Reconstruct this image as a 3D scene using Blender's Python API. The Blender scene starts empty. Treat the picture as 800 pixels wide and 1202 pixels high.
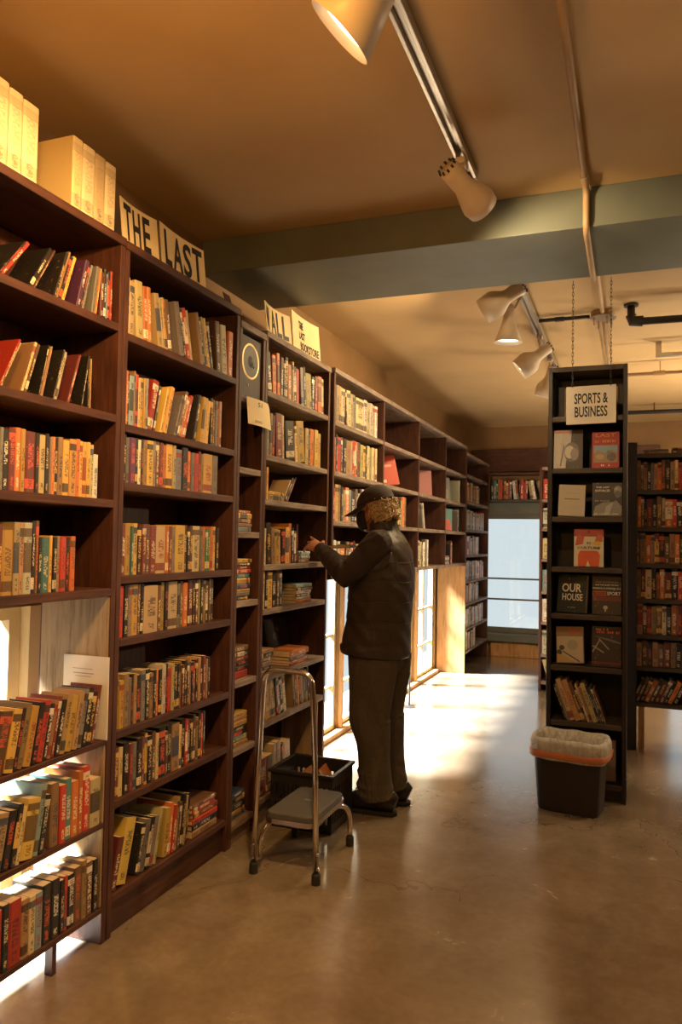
import bpy, bmesh, math, random, re
from mathutils import Vector, Matrix
random.seed(7)
C = bpy.context.scene
COL = C.collection
PI = math.pi
sin, cos = math.sin, math.cos
def rad(a): return a*PI/180

# ------------------------------------------------------------------ materials
class S:
    """socket wrapper so that node maths reads like maths"""
    def __init__(s, nt, out): s.nt, s.o = nt, out
    def _m(s, op, b=None):
        n = s.nt.nodes.new('ShaderNodeMath'); n.operation = op
        s.nt.links.new(s.o, n.inputs[0])
        if isinstance(b, S): s.nt.links.new(b.o, n.inputs[1])
        elif b is not None: n.inputs[1].default_value = b
        return S(s.nt, n.outputs[0])
    def __add__(s, b): return s._m('ADD', b)
    def __sub__(s, b): return s._m('SUBTRACT', b)
    def __mul__(s, b): return s._m('MULTIPLY', b)
    def gt(s, b): return s._m('GREATER_THAN', b)
    def lt(s, b): return s._m('LESS_THAN', b)
    def floor(s): return s._m('FLOOR')
    def fract(s): return s._m('FRACT')
    def pow(s, b): return s._m('POWER', b)
    def sin(s): return s._m('SINE')

def newmat(name):
    m = bpy.data.materials.new(name); m.use_nodes = True
    nt = m.node_tree
    return m, nt, nt.nodes['Principled BSDF']

def coords(nt, scale=(1, 1, 1), kind='Object'):
    tc = nt.nodes.new('ShaderNodeTexCoord'); mp = nt.nodes.new('ShaderNodeMapping')
    nt.links.new(tc.outputs[kind], mp.inputs['Vector']); mp.inputs['Scale'].default_value = scale
    return mp.outputs['Vector']

def noise(nt, vec, scale, detail=4, rough=.55, dist=0):
    n = nt.nodes.new('ShaderNodeTexNoise'); n.inputs['Scale'].default_value = scale
    n.inputs['Detail'].default_value = detail; n.inputs['Roughness'].default_value = rough
    n.inputs['Distortion'].default_value = dist
    if vec is not None: nt.links.new(vec, n.inputs['Vector'])
    return S(nt, n.outputs['Fac'])

def ramp(nt, fac, stops):
    r = nt.nodes.new('ShaderNodeValToRGB'); e = r.color_ramp.elements
    while len(e) < len(stops): e.new(.5)
    for k, (p, c) in enumerate(stops):
        e[k].position = p; e[k].color = (*c, 1) if len(c) == 3 else c
    nt.links.new(fac.o, r.inputs['Fac'])
    return r.outputs['Color']

def bump(nt, bs, h, strength=.2, dist=.01):
    b = nt.nodes.new('ShaderNodeBump'); b.inputs['Strength'].default_value = strength
    b.inputs['Distance'].default_value = dist
    nt.links.new(h.o, b.inputs['Height']); nt.links.new(b.outputs['Normal'], bs.inputs['Normal'])

def mixc(nt, fac, a, b):
    m = nt.nodes.new('ShaderNodeMix'); m.data_type = 'RGBA'
    nt.links.new(fac.o, m.inputs[0])
    for i, v in ((6, a), (7, b)):
        if isinstance(v, (tuple, list)): m.inputs[i].default_value = (*v[:3], 1)
        else: nt.links.new(v, m.inputs[i])
    return m.outputs[2]

def wood(name, c1, c2, c3, scale, rough=.6):
    m, nt, bs = newmat(name)
    v = coords(nt, scale)
    n = noise(nt, v, 4, 8, .62, .6)
    n2 = noise(nt, coords(nt, (1, 1, 1)), 5, 3)
    f = n*.75+n2*.3
    nt.links.new(ramp(nt, f, [(.3, c1), (.52, c2), (.75, c3)]), bs.inputs['Base Color'])
    bs.inputs['Roughness'].default_value = rough
    bump(nt, bs, n, .25, .004)
    return m

def flat(name, c, rough=.6, metal=0, var=.15, sc=20, bmp=0, coat=0):
    m, nt, bs = newmat(name)
    n = noise(nt, coords(nt), sc, 4)
    lo = tuple(x*(1-var) for x in c); hi = tuple(min(1, x*(1+var)) for x in c)
    nt.links.new(ramp(nt, n, [(.3, lo), (.7, hi)]), bs.inputs['Base Color'])
    bs.inputs['Roughness'].default_value = rough; bs.inputs['Metallic'].default_value = metal
    bs.inputs['Coat Weight'].default_value = coat
    if bmp: bump(nt, bs, n, bmp, .003)
    return m

def emit(name, c, s):
    m, nt, bs = newmat(name)
    bs.inputs['Base Color'].default_value = (*c, 1)
    bs.inputs['Emission Color'].default_value = (*c, 1); bs.inputs['Emission Strength'].default_value = s
    return m

DK = ((.02, .0055, .003), (.062, .018, .008), (.12, .04, .018))
M = {}
M['wood_v'] = wood('dark_wood_upright', *DK, (14, 14, 1.2))
M['wood_h'] = wood('dark_wood_board', *DK, (14, 1.2, 14))
M['wood_x'] = wood('dark_wood_board_across', *DK, (1.2, 14, 14))
GY = ((.075, .045, .032), (.21, .15, .115), (.36, .29, .235))
M['worn_h'] = wood('worn_shelf_board', *GY, (16, 1.5, 16), .7)
M['worn_x'] = wood('worn_shelf_board_across', *GY, (1.5, 16, 16), .7)
M['grey_wood'] = wood('bare_weathered_wood', (.1, .06, .03), (.33, .23, .13), (.46, .34, .21), (10, 10, 1.0), .75)
M['orange_wood'] = wood('bare_orange_wood', (.2, .09, .03), (.42, .22, .08), (.52, .3, .13), (9, 9, .9), .65)
BLK = ((.005, .003, .0025), (.012, .006, .005), (.026, .014, .010))
M['black_wood_v'] = wood('black_brown_upright', *BLK, (14, 14, 1.2), .5)
M['black_wood_x'] = wood('black_brown_board', (.02, .012, .009), (.05, .034, .025), (.1, .07, .05), (1.2, 14, 14), .55)
M['cream_paint'] = flat('cream_paint', (.62, .5, .3), .6, 0, .12, 6)
M['wall_paint'] = flat('tan_wall_paint', (.21, .115, .042), .7, 0, .12, 3, .1)
M['ceil_paint'] = flat('tan_ceiling_paint', (.52, .36, .18), .75, 0, .1, 1.3, .1)
M['beam_paint'] = flat('grey_green_paint', (.13, .142, .112), .5, 0, .12, 4, .1)
M['frame_paint'] = flat('dark_grey_green_frame', (.10, .11, .095), .5, 0, .1, 8)
M['chrome'] = flat('chrome', (.62, .58, .54), .18, 1, .05, 8)
M['metal'] = flat('pale_steel', (.6, .56, .5), .35, 1, .05, 8)
M['rubber'] = flat('black_rubber', (.018, .016, .015), .7)
M['mat_grey'] = flat('grey_ribbed_rubber', (.085, .078, .07), .6, 0, .12, 60, .2)
M['black_plastic'] = flat('black_plastic', (.02, .017, .016), .38, 0, .1, 30)
M['bin_plastic'] = flat('bin_black_plastic', (.014, .008, .007), .55, 0, .1, 30)
M['lamp_white'] = flat('aged_white_lamp_metal', (.62, .52, .4), .45, 0, .06, 10)
M['pipe_tan'] = flat('pipe_painted_tan', (.40, .26, .13), .5, 0, .1, 9)
M['pipe_black'] = flat('pipe_black_iron', (.03, .024, .022), .5, 0, .1, 9)
M['card'] = flat('yellowed_card', (.78, .62, .34), .65, 0, .07, 7)
M['white_card'] = flat('white_card', (.82, .78, .7), .6, 0, .05, 7)
M['ink'] = flat('black_ink', (.015, .012, .012), .6)
M['faint_ink'] = flat('faded_ink', (.4, .33, .27), .7)
M['skin'] = flat('skin', (.44, .2, .115), .5, 0, .12, 30, .08)
M['hair'] = flat('grey_blond_hair', (.55, .42, .25), .6, 0, .3, 60, .4)
def cloth(name, c, rough, fold, st):
    m, nt, bs = newmat(name)
    n = noise(nt, coords(nt, (1, 1, .6)), 7, 3, .5, 1.2); n2 = noise(nt, coords(nt), 90, 3)
    nt.links.new(ramp(nt, n*.5+n2*.5, [(.3, tuple(x*.75 for x in c)), (.7, tuple(x*1.25 for x in c))]), bs.inputs['Base Color'])
    bs.inputs['Roughness'].default_value = rough
    bump(nt, bs, n*fold+n2*.04, st, .05)
    return m
M['vest'] = cloth('dark_brown_padded_cloth', (.048, .035, .028), .5, .5, .5)
M['shirt'] = cloth('dark_brown_shirt_cloth', (.034, .021, .018), .8, .6, .6)
M['trouser'] = cloth('dark_olive_brown_cloth', (.088, .072, .055), .8, .8, .7)
M['cap'] = flat('dark_brown_cap_cloth', (.035, .022, .018), .8, 0, .2, 80, .2)
M['maskc'] = flat('black_mask_cloth', (.012, .011, .012), .85)
M['shoe'] = flat('black_leather', (.018, .014, .012), .28, 0, .2, 20, .1)
M['sole'] = flat('black_sole', (.012, .01, .01), .7)
M['speaker'] = flat('dark_speaker_cabinet', (.035, .024, .02), .6, 0, .15, 30)
M['brass'] = flat('dull_gold_ring', (.5, .34, .14), .35, .8, .08, 20)
M['black_cone'] = flat('black_speaker_cone', (.015, .013, .013), .5)
M['orange_tape'] = flat('orange_drawstring', (.5, .17, .08), .5, 0, .1, 20)
M['lamp_glow'] = emit('lit_bulb', (1, .86, .62), 9)
M['bulb_dim'] = flat('bulb_glass', (.8, .78, .72), .15, 0, .03, 10)

def liner():
    m, nt, bs = newmat('translucent_bin_liner')
    n = noise(nt, coords(nt, (1, 1, .4)), 34, 4, .6, .8)
    nt.links.new(ramp(nt, n, [(.3, (.42, .4, .36)), (.7, (.72, .7, .65))]), bs.inputs['Base Color'])
    bs.inputs['Roughness'].default_value = .28
    bs.inputs['Alpha'].default_value = .85
    bump(nt, bs, n, .9, .02)
    return m
M['liner'] = liner()

def floor_mat():
    m, nt, bs = newmat('polished_concrete')
    v = coords(nt)
    big = noise(nt, v, .9, 6, .6, .3); mid = noise(nt, v, 4, 6, .65, .5); fine = noise(nt, v, 30, 4)
    f = big*.5+mid*.35+fine*.15
    col = ramp(nt, f, [(.33, (.16, .112, .068)), (.5, (.25, .19, .128)), (.66, (.35, .28, .2))])
    # hairline cracks
    vo = nt.nodes.new('ShaderNodeTexVoronoi'); vo.feature = 'DISTANCE_TO_EDGE'; vo.inputs['Scale'].default_value = 1.05
    wob = nt.nodes.new('ShaderNodeTexNoise'); wob.inputs['Scale'].default_value = 2.5; wob.inputs['Detail'].default_value = 5
    nt.links.new(v, wob.inputs['Vector'])
    add = nt.nodes.new('ShaderNodeVectorMath'); add.operation = 'MULTIPLY_ADD'
    nt.links.new(wob.outputs['Color'], add.inputs[0]); add.inputs[1].default_value = (.5, .5, .5); nt.links.new(v, add.inputs[2])
    nt.links.new(add.outputs[0], vo.inputs['Vector'])
    crack = S(nt, vo.outputs['Distance']).lt(.0032)*noise(nt, v, .8, 2).gt(.5)*.4
    col = mixc(nt, crack, col, (.07, .04, .02))
    spots = noise(nt, v, 7, 2, .4).gt(.76)*.35
    col = mixc(nt, spots, col, (.1, .06, .03))
    nt.links.new(col, bs.inputs['Base Color'])
    r = mid*.2+.14
    nt.links.new(r.o, bs.inputs['Roughness'])
    bs.inputs['Specular IOR Level'].default_value = .7
    bs.inputs['Coat Weight'].default_value = 1; bs.inputs['Coat Roughness'].default_value = .17
    bump(nt, bs, mid*.7+fine*.3, .05, .01)
    return m
M['floor'] = floor_mat()

def attr(nt, n):
    a = nt.nodes.new('ShaderNodeAttribute'); a.attribute_name = n
    return a

def cover_mat():
    """book covers: one colour per book, blocks of print along the spine"""
    m, nt, bs = newmat('printed_book_cover')
    base, ink, rn = attr(nt, 'bcol'), attr(nt, 'tcol'), S(nt, attr(nt, 'brnd').outputs['Fac'])
    uv = nt.nodes.new('ShaderNodeUVMap'); uv.uv_map = 'UVMap'
    sp = nt.nodes.new('ShaderNodeSeparateXYZ'); nt.links.new(uv.outputs[0], sp.inputs[0])
    u, v = S(nt, sp.outputs[0]), S(nt, sp.outputs[1])
    r2 = (rn*17.3).fract(); r3 = (rn*41.7).fract(); r4 = (rn*93.1).fract()
    wn = nt.nodes.new('ShaderNodeTexWhiteNoise'); wn.noise_dimensions = '3D'
    cb = nt.nodes.new('ShaderNodeCombineXYZ')
    cu = (u*(r2*40+50)).floor(); cv = (v*5).floor()
    nt.links.new(cu.o, cb.inputs[0]); nt.links.new(cv.o, cb.inputs[1]); nt.links.new((rn*57).o, cb.inputs[2])
    nt.links.new(cb.outputs[0], wn.inputs['Vector'])
    cell = S(nt, wn.outputs['Value']).gt(.42)
    lo = r2*.18+.28
    title = u.gt(lo)*u.lt(lo+.34+r3*.15)*v.gt(.24)*v.lt(.78)
    author = u.gt(.06)*u.lt(r3*.1+.16)*v.gt(.3)*v.lt(.7)
    mark = (title+author)*cell*.7
    band = (u.gt(.8)*u.lt(.92)*r3.gt(.7) + u.gt(.06)*u.lt(.22)*r4.gt(.75) + u.gt(.3)*u.lt(.72)*r2.gt(.93))*u.gt(0)*.9
    c = mixc(nt, band, base.outputs['Color'], ink.outputs['Color'])
    hsv = nt.nodes.new('ShaderNodeHueSaturation'); hsv.inputs['Value'].default_value = .25
    nt.links.new(base.outputs['Color'], hsv.inputs['Color'])
    inkc = mixc(nt, band, ink.outputs['Color'], hsv.outputs['Color'])
    c = mixc(nt, mark, c, inkc)
    n = noise(nt, coords(nt), 60, 4)
    c2 = mixc(nt, (n.gt(.66))*.25, c, (.5, .4, .28))
    nt.links.new(c2, bs.inputs['Base Color'])
    bs.inputs['Roughness'].default_value = .48
    return m
M['cover'] = cover_mat()

def art_mat():
    m, nt, bs = newmat('printed_art')
    a = attr(nt, 'bcol')
    n = noise(nt, coords(nt), 45, 4)
    nt.links.new(mixc(nt, n.gt(.6)*.2, a.outputs['Color'], (.3, .25, .2)), bs.inputs['Base Color'])
    bs.inputs['Roughness'].default_value = .4
    return m
M['art'] = art_mat()

def page_mat():
    m, nt, bs = newmat('page_edges')
    n = noise(nt, coords(nt, (1, 60, 1)), 12, 3)
    nt.links.new(ramp(nt, n, [(.3, (.5, .37, .2)), (.7, (.74, .6, .38))]), bs.inputs['Base Color'])
    bs.inputs['Roughness'].default_value = .8
    return m
M['pages'] = page_mat()

def glass_mat():
    m, nt, bs = newmat('window_glass')
    nt.nodes.remove(bs)
    out = nt.nodes['Material Output']
    tr = nt.nodes.new('ShaderNodeBsdfTransparent'); gl = nt.nodes.new('ShaderNodeBsdfGlossy')
    gl.inputs['Roughness'].default_value = .02
    tr.inputs['Color'].default_value = (.97, .98, .98, 1)
    mx = nt.nodes.new('ShaderNodeMixShader'); mx.inputs[0].default_value = .04
    nt.links.new(tr.outputs[0], mx.inputs[1]); nt.links.new(gl.outputs[0], mx.inputs[2])
    nt.links.new(mx.outputs[0], out.inputs['Surface'])
    return m
M['glass'] = glass_mat()

# ------------------------------------------------------------------ mesh builder
class MB:
    def __init__(s): s.v, s.f, s.fm, s.bc, s.tc, s.rn, s.uv = [], [], [], [], [], [], []
    def face(s, idx, mi=0, bc=(1, 1, 1), tc=(0, 0, 0), rn=0., uv=None):
        s.f.append(tuple(idx)); s.fm.append(mi); s.bc.append(bc); s.tc.append(tc); s.rn.append(rn)
        s.uv.append(uv or [(-1., -1.)]*len(idx))
    def box(s, x0, x1, y0, y1, z0, z1, mat=None, **k):
        b = len(s.v)
        for p in ((x0, y0, z0), (x1, y0, z0), (x1, y1, z0), (x0, y1, z0), (x0, y0, z1), (x1, y0, z1), (x1, y1, z1), (x0, y1, z1)):
            p = Vector(p); s.v.append(mat @ p if mat else p)
        for q in ((0, 3, 2, 1), (4, 5, 6, 7), (0, 1, 5, 4), (1, 2, 6, 5), (2, 3, 7, 6), (3, 0, 4, 7)):
            s.face([b+i for i in q], **k)
        return s
    def rings(s, rings, cap=True, closed=False, **k):
        n = len(rings[0]); b = len(s.v)
        for r in rings: s.v.extend(Vector(p) for p in r)
        m = len(rings)
        for i in range(m if closed else m-1):
            a0, a1 = b+i*n, b+((i+1) % m)*n
            for j in range(n): s.face((a0+j, a0+(j+1) % n, a1+(j+1) % n, a1+j), **k)
        if cap and not closed:
            s.face([b+j for j in reversed(range(n))], **k)
            s.face([b+(m-1)*n+j for j in range(n)], **k)
        return s
    def tube(s, pts, r, n=12, cap=True, **k):
        pts = [Vector(p) for p in pts]; rr = r if isinstance(r, (list, tuple)) else [r]*len(pts)
        rs, ref = [], None
        for i, p in enumerate(pts):
            t = (pts[min(i+1, len(pts)-1)]-pts[max(i-1, 0)]).normalized()
            if ref is None:
                ref = t.orthogonal().normalized()
            ref = (ref-t*ref.dot(t)).normalized(); w = t.cross(ref)
            q = rr[i]
            qa, qb = q if isinstance(q, (list, tuple)) else (q, q)
            rs.append([p+ref*cos(2*PI*j/n)*qa+w*sin(2*PI*j/n)*qb for j in range(n)])
        return s.rings(rs, cap, **k)
    def oval(s, pts, r, ref, n=20, **k):
        """rings across a path; r = (along ref, across) per point"""
        pts = [Vector(p) for p in pts]; ref0 = Vector(ref); rs = []
        for i, p in enumerate(pts):
            t = (pts[min(i+1, len(pts)-1)]-pts[max(i-1, 0)]).normalized()
            a = (ref0-t*ref0.dot(t)).normalized(); w = t.cross(a)
            rs.append([p+a*cos(2*PI*j/n)*r[i][0]+w*sin(2*PI*j/n)*r[i][1] for j in range(n)])
        return s.rings(rs, True, **k)
    def lathe(s, prof, o, axis, n=24, cap=False, **k):
        """prof: (radius, distance along axis from o)"""
        o, a = Vector(o), Vector(axis).normalized(); x = a.orthogonal().normalized(); y = a.cross(x)
        return s.rings([[o+a*h+(x*cos(2*PI*j/n)+y*sin(2*PI*j/n))*max(r, 1e-5) for j in range(n)] for r, h in prof], cap, **k)
    def ball(s, c, rx, frame=None, n=16, m=10, **k):
        f = frame or Matrix.Identity(3); c = Vector(c); rs = []
        for i in range(m+1):
            th = PI*(.02+.96*i/m)
            rs.append([c+f @ Vector((rx[0]*sin(th)*cos(2*PI*j/n), rx[1]*sin(th)*sin(2*PI*j/n), -rx[2]*cos(th))) for j in range(n)])
        return s.rings(rs, True, **k)
    def prism(s, poly, mat, h, **k):
        """poly in local xy, extruded along local z from 0 to h"""
        b = len(s.v); n = len(poly)
        for z in (0, h):
            for p in poly: s.v.append(mat @ Vector((p[0], p[1], z)))
        s.face([b+i for i in reversed(range(n))], **k); s.face([b+n+i for i in range(n)], **k)
        for i in range(n): s.face((b+i, b+(i+1) % n, b+n+(i+1) % n, b+n+i), **k)
        return s
    def mesh(s, name, mats, base, smooth=False):
        me = bpy.data.meshes.new(name)
        me.from_pydata([tuple(v-base) for v in s.v], [], s.f)
        for m in mats: me.materials.append(m)
        me.polygons.foreach_set('material_index', s.fm)
        if any(m in (M['cover'], M['art']) for m in mats):
            for nm, dat in (('bcol', s.bc), ('tcol', s.tc)):
                a = me.attributes.new(nm, 'FLOAT_COLOR', 'CORNER'); flatd = []
                for f, c in zip(s.f, dat): flatd.extend((c[0], c[1], c[2], 1.)*len(f))
                a.data.foreach_set('color', flatd)
            a = me.attributes.new('brnd', 'FLOAT', 'FACE'); a.data.foreach_set('value', s.rn)
            uvl = me.uv_layers.new(name='UVMap'); fl = []
            for u in s.uv:
                for q in u: fl.extend(q)
            uvl.data.foreach_set('uv', fl)
        if smooth: me.polygons.foreach_set('use_smooth', [True]*len(me.polygons))
        me.update()
        return me

BASE = {}
def obj(name, mb, mats, parent=None, base=None, smooth=False, bevel=0):
    """link a builder's geometry (world space) as one mesh object"""
    mats = mats if isinstance(mats, (list, tuple)) else [mats]
    if parent is not None: base_w = BASE[parent.name]
    else: base_w = Vector(base) if base is not None else Vector((0, 0, 0))
    o = bpy.data.objects.new(name, mb.mesh(name, mats, base_w, smooth)); COL.objects.link(o)
    if parent is not None: o.parent = parent
    else: o.location = base_w
    BASE[o.name] = base_w
    if bevel:
        b = o.modifiers.new('soft_edges', 'BEVEL'); b.width = bevel; b.segments = 2; b.limit_method = 'ANGLE'
    return o
def tag(o, label, cat, group=None):
    o['label'] = label; o['category'] = cat
    if group: o['group'] = group
    return o
def thing(name, label, cat, loc, group=None):
    o = bpy.data.objects.new(name, None); COL.objects.link(o); o.location = loc; o.empty_display_size = .05
    BASE[o.name] = Vector(loc)
    return tag(o, label, cat, group)
def struct(name, mb, m, bevel=0):
    o = obj(name, mb, m, bevel=bevel); o['kind'] = 'structure'
    return o
def box(*a): return MB().box(*a)

def arc(p, c, q, n=8):
    """rounded corner: points from p to q bending at c"""
    p, c, q = Vector(p), Vector(c), Vector(q)
    return [p*(1-t)**2+c*2*t*(1-t)+q*t*t for t in (i/n for i in range(n+1))]

def text_obj(name, body, w, h, mat, m4, parent, bold=.0, bend=None, depth=.0006):
    cu = bpy.data.curves.new(name, 'FONT'); cu.body = body; cu.size = 1; cu.extrude = .01; cu.offset = bold
    cu.resolution_u = 3; cu.align_x = 'LEFT'
    t = bpy.data.objects.new('tmp', cu); COL.objects.link(t)
    dg = bpy.context.evaluated_depsgraph_get(); dg.update()
    me = bpy.data.meshes.new_from_object(t.evaluated_get(dg)); bpy.data.objects.remove(t)
    xs = [v.co.x for v in me.vertices]; ys = [v.co.y for v in me.vertices]
    x0, x1, y0, y1 = min(xs), max(xs), min(ys), max(ys)
    base = BASE[parent.name]
    for v in me.vertices:
        p = Vector(((v.co.x-x0)/(x1-x0)*w-w/2, (v.co.y-y0)/(y1-y0)*h-h/2, (v.co.z+.01)/.02*depth))
        if bend: p.z += bend(p.x, p.y)
        v.co = m4 @ p-base
    me.materials.clear(); me.materials.append(mat); me.name = name
    o = bpy.data.objects.new(name, me); COL.objects.link(o); o.parent = parent; BASE[o.name] = base
    return o
def frame(o, x, y):
    """4x4 from origin, local x (text direction), local y (text up); z = towards the reader"""
    x = Vector(x).normalized(); y = Vector(y).normalized(); z = x.cross(y)
    m = Matrix((x, y, z)).transposed().to_4x4(); m.translation = Vector(o)
    return m

# ------------------------------------------------------------------ camera
def camera():
    f, yaw, pitch, roll = 900., rad(20.906), rad(2.226), rad(1.041)
    d = Vector((-sin(yaw)*cos(pitch), cos(yaw)*cos(pitch), sin(pitch)))
    r = Vector((cos(yaw), sin(yaw), 0)); u = r.cross(d)
    r2 = r*cos(roll)+u*sin(roll); u2 = -r*sin(roll)+u*cos(roll)
    cam = bpy.data.cameras.new('camera'); cam.sensor_width = 36; cam.lens = f/1202*36
    o = bpy.data.objects.new('camera', cam); COL.objects.link(o)
    m = Matrix((r2, u2, -d)).transposed().to_4x4(); m.translation = (0, 0, 1.45)
    o.matrix_world = m; C.camera = o
    eye = Vector((0, 0, 1.45))
    def proj(p):
        v = p-eye; z = v.dot(d)
        return (400+f*v.dot(r2)/z, 601-f*v.dot(u2)/z) if z > .05 else (-9999, -9999)
    return proj
PROJ = camera()

# ------------------------------------------------------------------ the room
FX = -1.767            # plane of the bookcase fronts
WX = -2.10             # face of the left wall
ZC = 3.0
YE = 10.15             # face of the end wall
struct('floor', box(-2.6, 4.0, -3.2, 10.6, -.12, 0), M['floor'])
struct('ceiling', box(-2.6, 4.0, -3.2, 10.6, ZC, ZC+.12), M['ceil_paint'])
def wall_holes(name, axis, lo, hi, a0, a1, holes, mat):
    """wall slab between lo..hi on its normal axis, a0..a1 along, with rectangular holes (u0,u1,z0,z1) sorted"""
    mb = MB()
    def b(u0, u1, z0, z1):
        if u1-u0 < 1e-4 or z1-z0 < 1e-4: return
        if axis == 'x': mb.box(lo, hi, u0, u1, z0, z1)
        else: mb.box(u0, u1, lo, hi, z0, z1)
    u = a0
    for h in holes:
        b(u, h[0], 0, ZC); b(h[0], h[1], 0, h[2]); b(h[0], h[1], h[3], ZC); u = h[1]
    b(u, a1, 0, ZC)
    return struct(name, mb, mat)
LW = [(.55, 2.36, .02, 1.19), (4.46, 5.50, .03, 1.26), (5.54, 6.60, .03, 1.26), (6.64, 7.66, .03, 1.26), (7.70, 8.54, .03, 1.26)]
wall_holes('wall_left', 'x', WX-.08, WX, -3.2, 10.55, LW, M['wall_paint'])
EW = [(-1.90, -1.02, .30, 1.86), (.35, 1.7, .25, 1.7)]
wall_holes('wall_end', 'y', YE, YE+.2, WX, 4.0, EW, M['wall_paint'])
struct('wall_right', box(3.8, 4.0, -3.2, YE, 0, ZC), M['wall_paint'])
struct('wall_back', box(WX, 3.8, -3.2, -3.0, 0, ZC), M['wall_paint'])
struct('beam', box(WX, 3.8, 3.41, 4.06, 2.825, ZC), M['beam_paint'], .004)

def window(n, axis, p, h, vbars, hbars, fm, fw=.045, depth=.05):
    """frame, muntins and pane in a wall opening; p = position on the wall's normal axis"""
    u0, u1, z0, z1 = h; mb = MB()
    def b(mb, a0, a1, c0, c1, e0=-depth/2, e1=depth/2):
        if axis == 'x': mb.box(p+e0, p+e1, a0, a1, c0, c1)
        else: mb.box(a0, a1, p+e0, p+e1, c0, c1)
    g = .003
    b(mb, u0+g, u0+fw, z0+g, z1-g); b(mb, u1-fw, u1-g, z0+g, z1-g)
    b(mb, u0+fw, u1-fw, z0+g, z0+fw); b(mb, u0+fw, u1-fw, z1-fw, z1-g)
    for v in vbars: b(mb, v-.02, v+.02, z0+fw, z1-fw, -.02, .02)
    for z in hbars: b(mb, u0+fw, u1-fw, z-.011, z+.011, -.016, .016)
    o = obj('window_%d' % n, mb, fm); o['kind'] = 'structure'
    gp = MB(); b(gp, u0+fw, u1-fw, z0+fw, z1-fw, -.003, .003)
    obj('window_pane', gp, M['glass'], o)
    return o
window(1, 'x', -2.25, LW[0], [1.35], [], M['cream_paint'], .06)
struct('trim_7', box(-2.30, WX-.0805, LW[0][1]-.001, 2.44, .02, 1.30), M['cream_paint'])
struct('trim_8', box(-2.30, WX-.0805, .5, 2.36, LW[0][3], 1.30), M['cream_paint'])
for i, h in enumerate(LW[1:]):
    window(2+i, 'x', -2.15, h, [(h[0]+h[1])/2], [.35, .74], M['cream_paint'], .035)
window(6, 'y', YE+.08, EW[0], [], [1.005, .735], M['frame_paint'], .07)
window(7, 'y', YE+.08, EW[1], [1.02], [.9], M['frame_paint'], .06)
# sills, header board and base boards
struct('trim_1', box(-1.98, -.9, YE-.10, YE-.004, .20, .295), M['frame_paint'], .004)
struct('trim_2', box(-1.98, .3, YE-.06, YE-.004, 2.40, 2.70), M['wood_x'], .004)
struct('trim_3', box(-1.98, -.9, YE-.05, YE-.004, 1.87, 2.0), M['frame_paint'], .004)
struct('baseboard_end', box(-1.74, -.7, YE-.04, YE-.004, .001, .19), M['orange_wood'], .004)
struct('baseboard_left', box(WX+.002, WX+.05, 4.5, 8.56, .001, .035), M['orange_wood'], .003)
for i, (a, b_) in enumerate(((5.48, 5.56), (6.58, 6.66), (7.64, 7.72))):
    struct('trim_%d' % (4+i), box(WX+.002, WX+.03, a+.02, b_-.02, .04, 1.22), M['orange_wood'], .003)
# window light
w = bpy.data.worlds.new('sky'); C.world = w; w.use_nodes = True
bg = w.node_tree.nodes['Background']; bg.inputs['Color'].default_value = (.80, .90, .93, 1); bg.inputs['Strength'].default_value = .92
sun = bpy.data.lights.new('sun', 'SUN'); sun.energy = 115; sun.angle = rad(14); sun.color = (.95, .98, 1)
so = bpy.data.objects.new('sun', sun); COL.objects.link(so)
so.rotation_euler = Vector((.62, .20, -.76)).to_track_quat('-Z', 'Y').to_euler()
def portal(name, loc, rot, sx, sy):
    l = bpy.data.lights.new(name, 'AREA'); l.shape = 'RECTANGLE'; l.size = sx; l.size_y = sy; l.cycles.is_portal = True
    o = bpy.data.objects.new(name, l); COL.objects.link(o); o.location = loc; o.rotation_euler = rot
for h in LW:
    portal('daylight_portal', (WX-.22, (h[0]+h[1])/2, (h[2]+h[3])/2), (PI/2, 0, -PI/2), h[1]-h[0], h[3]-h[2])
for h in EW:
    portal('daylight_portal', ((h[0]+h[1])/2, YE+.215, (h[2]+h[3])/2), (-PI/2, 0, 0), h[1]-h[0], h[3]-h[2])

# ------------------------------------------------------------------ bookcases on the left wall
def left_case(name, label, y0, y1, tops, zt, m_s, m_v, xb=-2.085, back=None, dividers=(), z0=0., st=.03, kick=True, thin=()):
    cy = (y0+y1)/2
    r = thing(name, label, 'bookcase', ((FX+xb)/2, cy, z0))
    t = .026
    for ys in (y0, y1-t):
        obj('side_panel', box(xb, FX, ys, ys+t, z0+.001, zt), m_v, r, bevel=.002)
    obj('top_board', box(xb, FX+.006, y0, y1, zt, zt+.032), m_s, r, bevel=.003)
    ysegs = [y0+t]+[d for dd in dividers for d in (dd-t/2, dd+t/2)]+[y1-t]
    for z in tops:
        th = .02 if z in thin else st
        for k in range(0, len(ysegs), 2):
            obj('shelf', box(-1.945 if z in thin else xb+.012, FX, ysegs[k]+.0005, ysegs[k+1]-.0005, z-th, z), m_s, r, bevel=.003)
    for d in dividers:
        obj('divider', box(xb+.012, FX, d-t/2, d+t/2, tops[-1]-st, zt-.0005), m_v, r, bevel=.002)
    if back is not None:
        obj('back_panel', box(xb, xb+.01, y0+t, y1-t, back, zt-.0005), M['wood_v'], r)
    if kick:
        obj('kick_board', box(FX-.04, FX-.02, y0+t, y1-t, .002, tops[-1]-st-.0005), m_s, r)
    return r
AT = [2.236, 1.90, 1.588, 1.267, .725, .432, .131]
A = left_case('bookcase', 'dark brown bookcase at left edge, its lower shelves open to the daylit window', 1.10, 2.335, AT, 2.53, M['wood_h'], M['wood_v'],
              back=1.25, kick=False, thin=(.725, .432, .131))
obj('leg', box(FX-.05, FX-.02, 2.085, 2.105, .001, .110), M['wood_v'], A)
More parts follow.
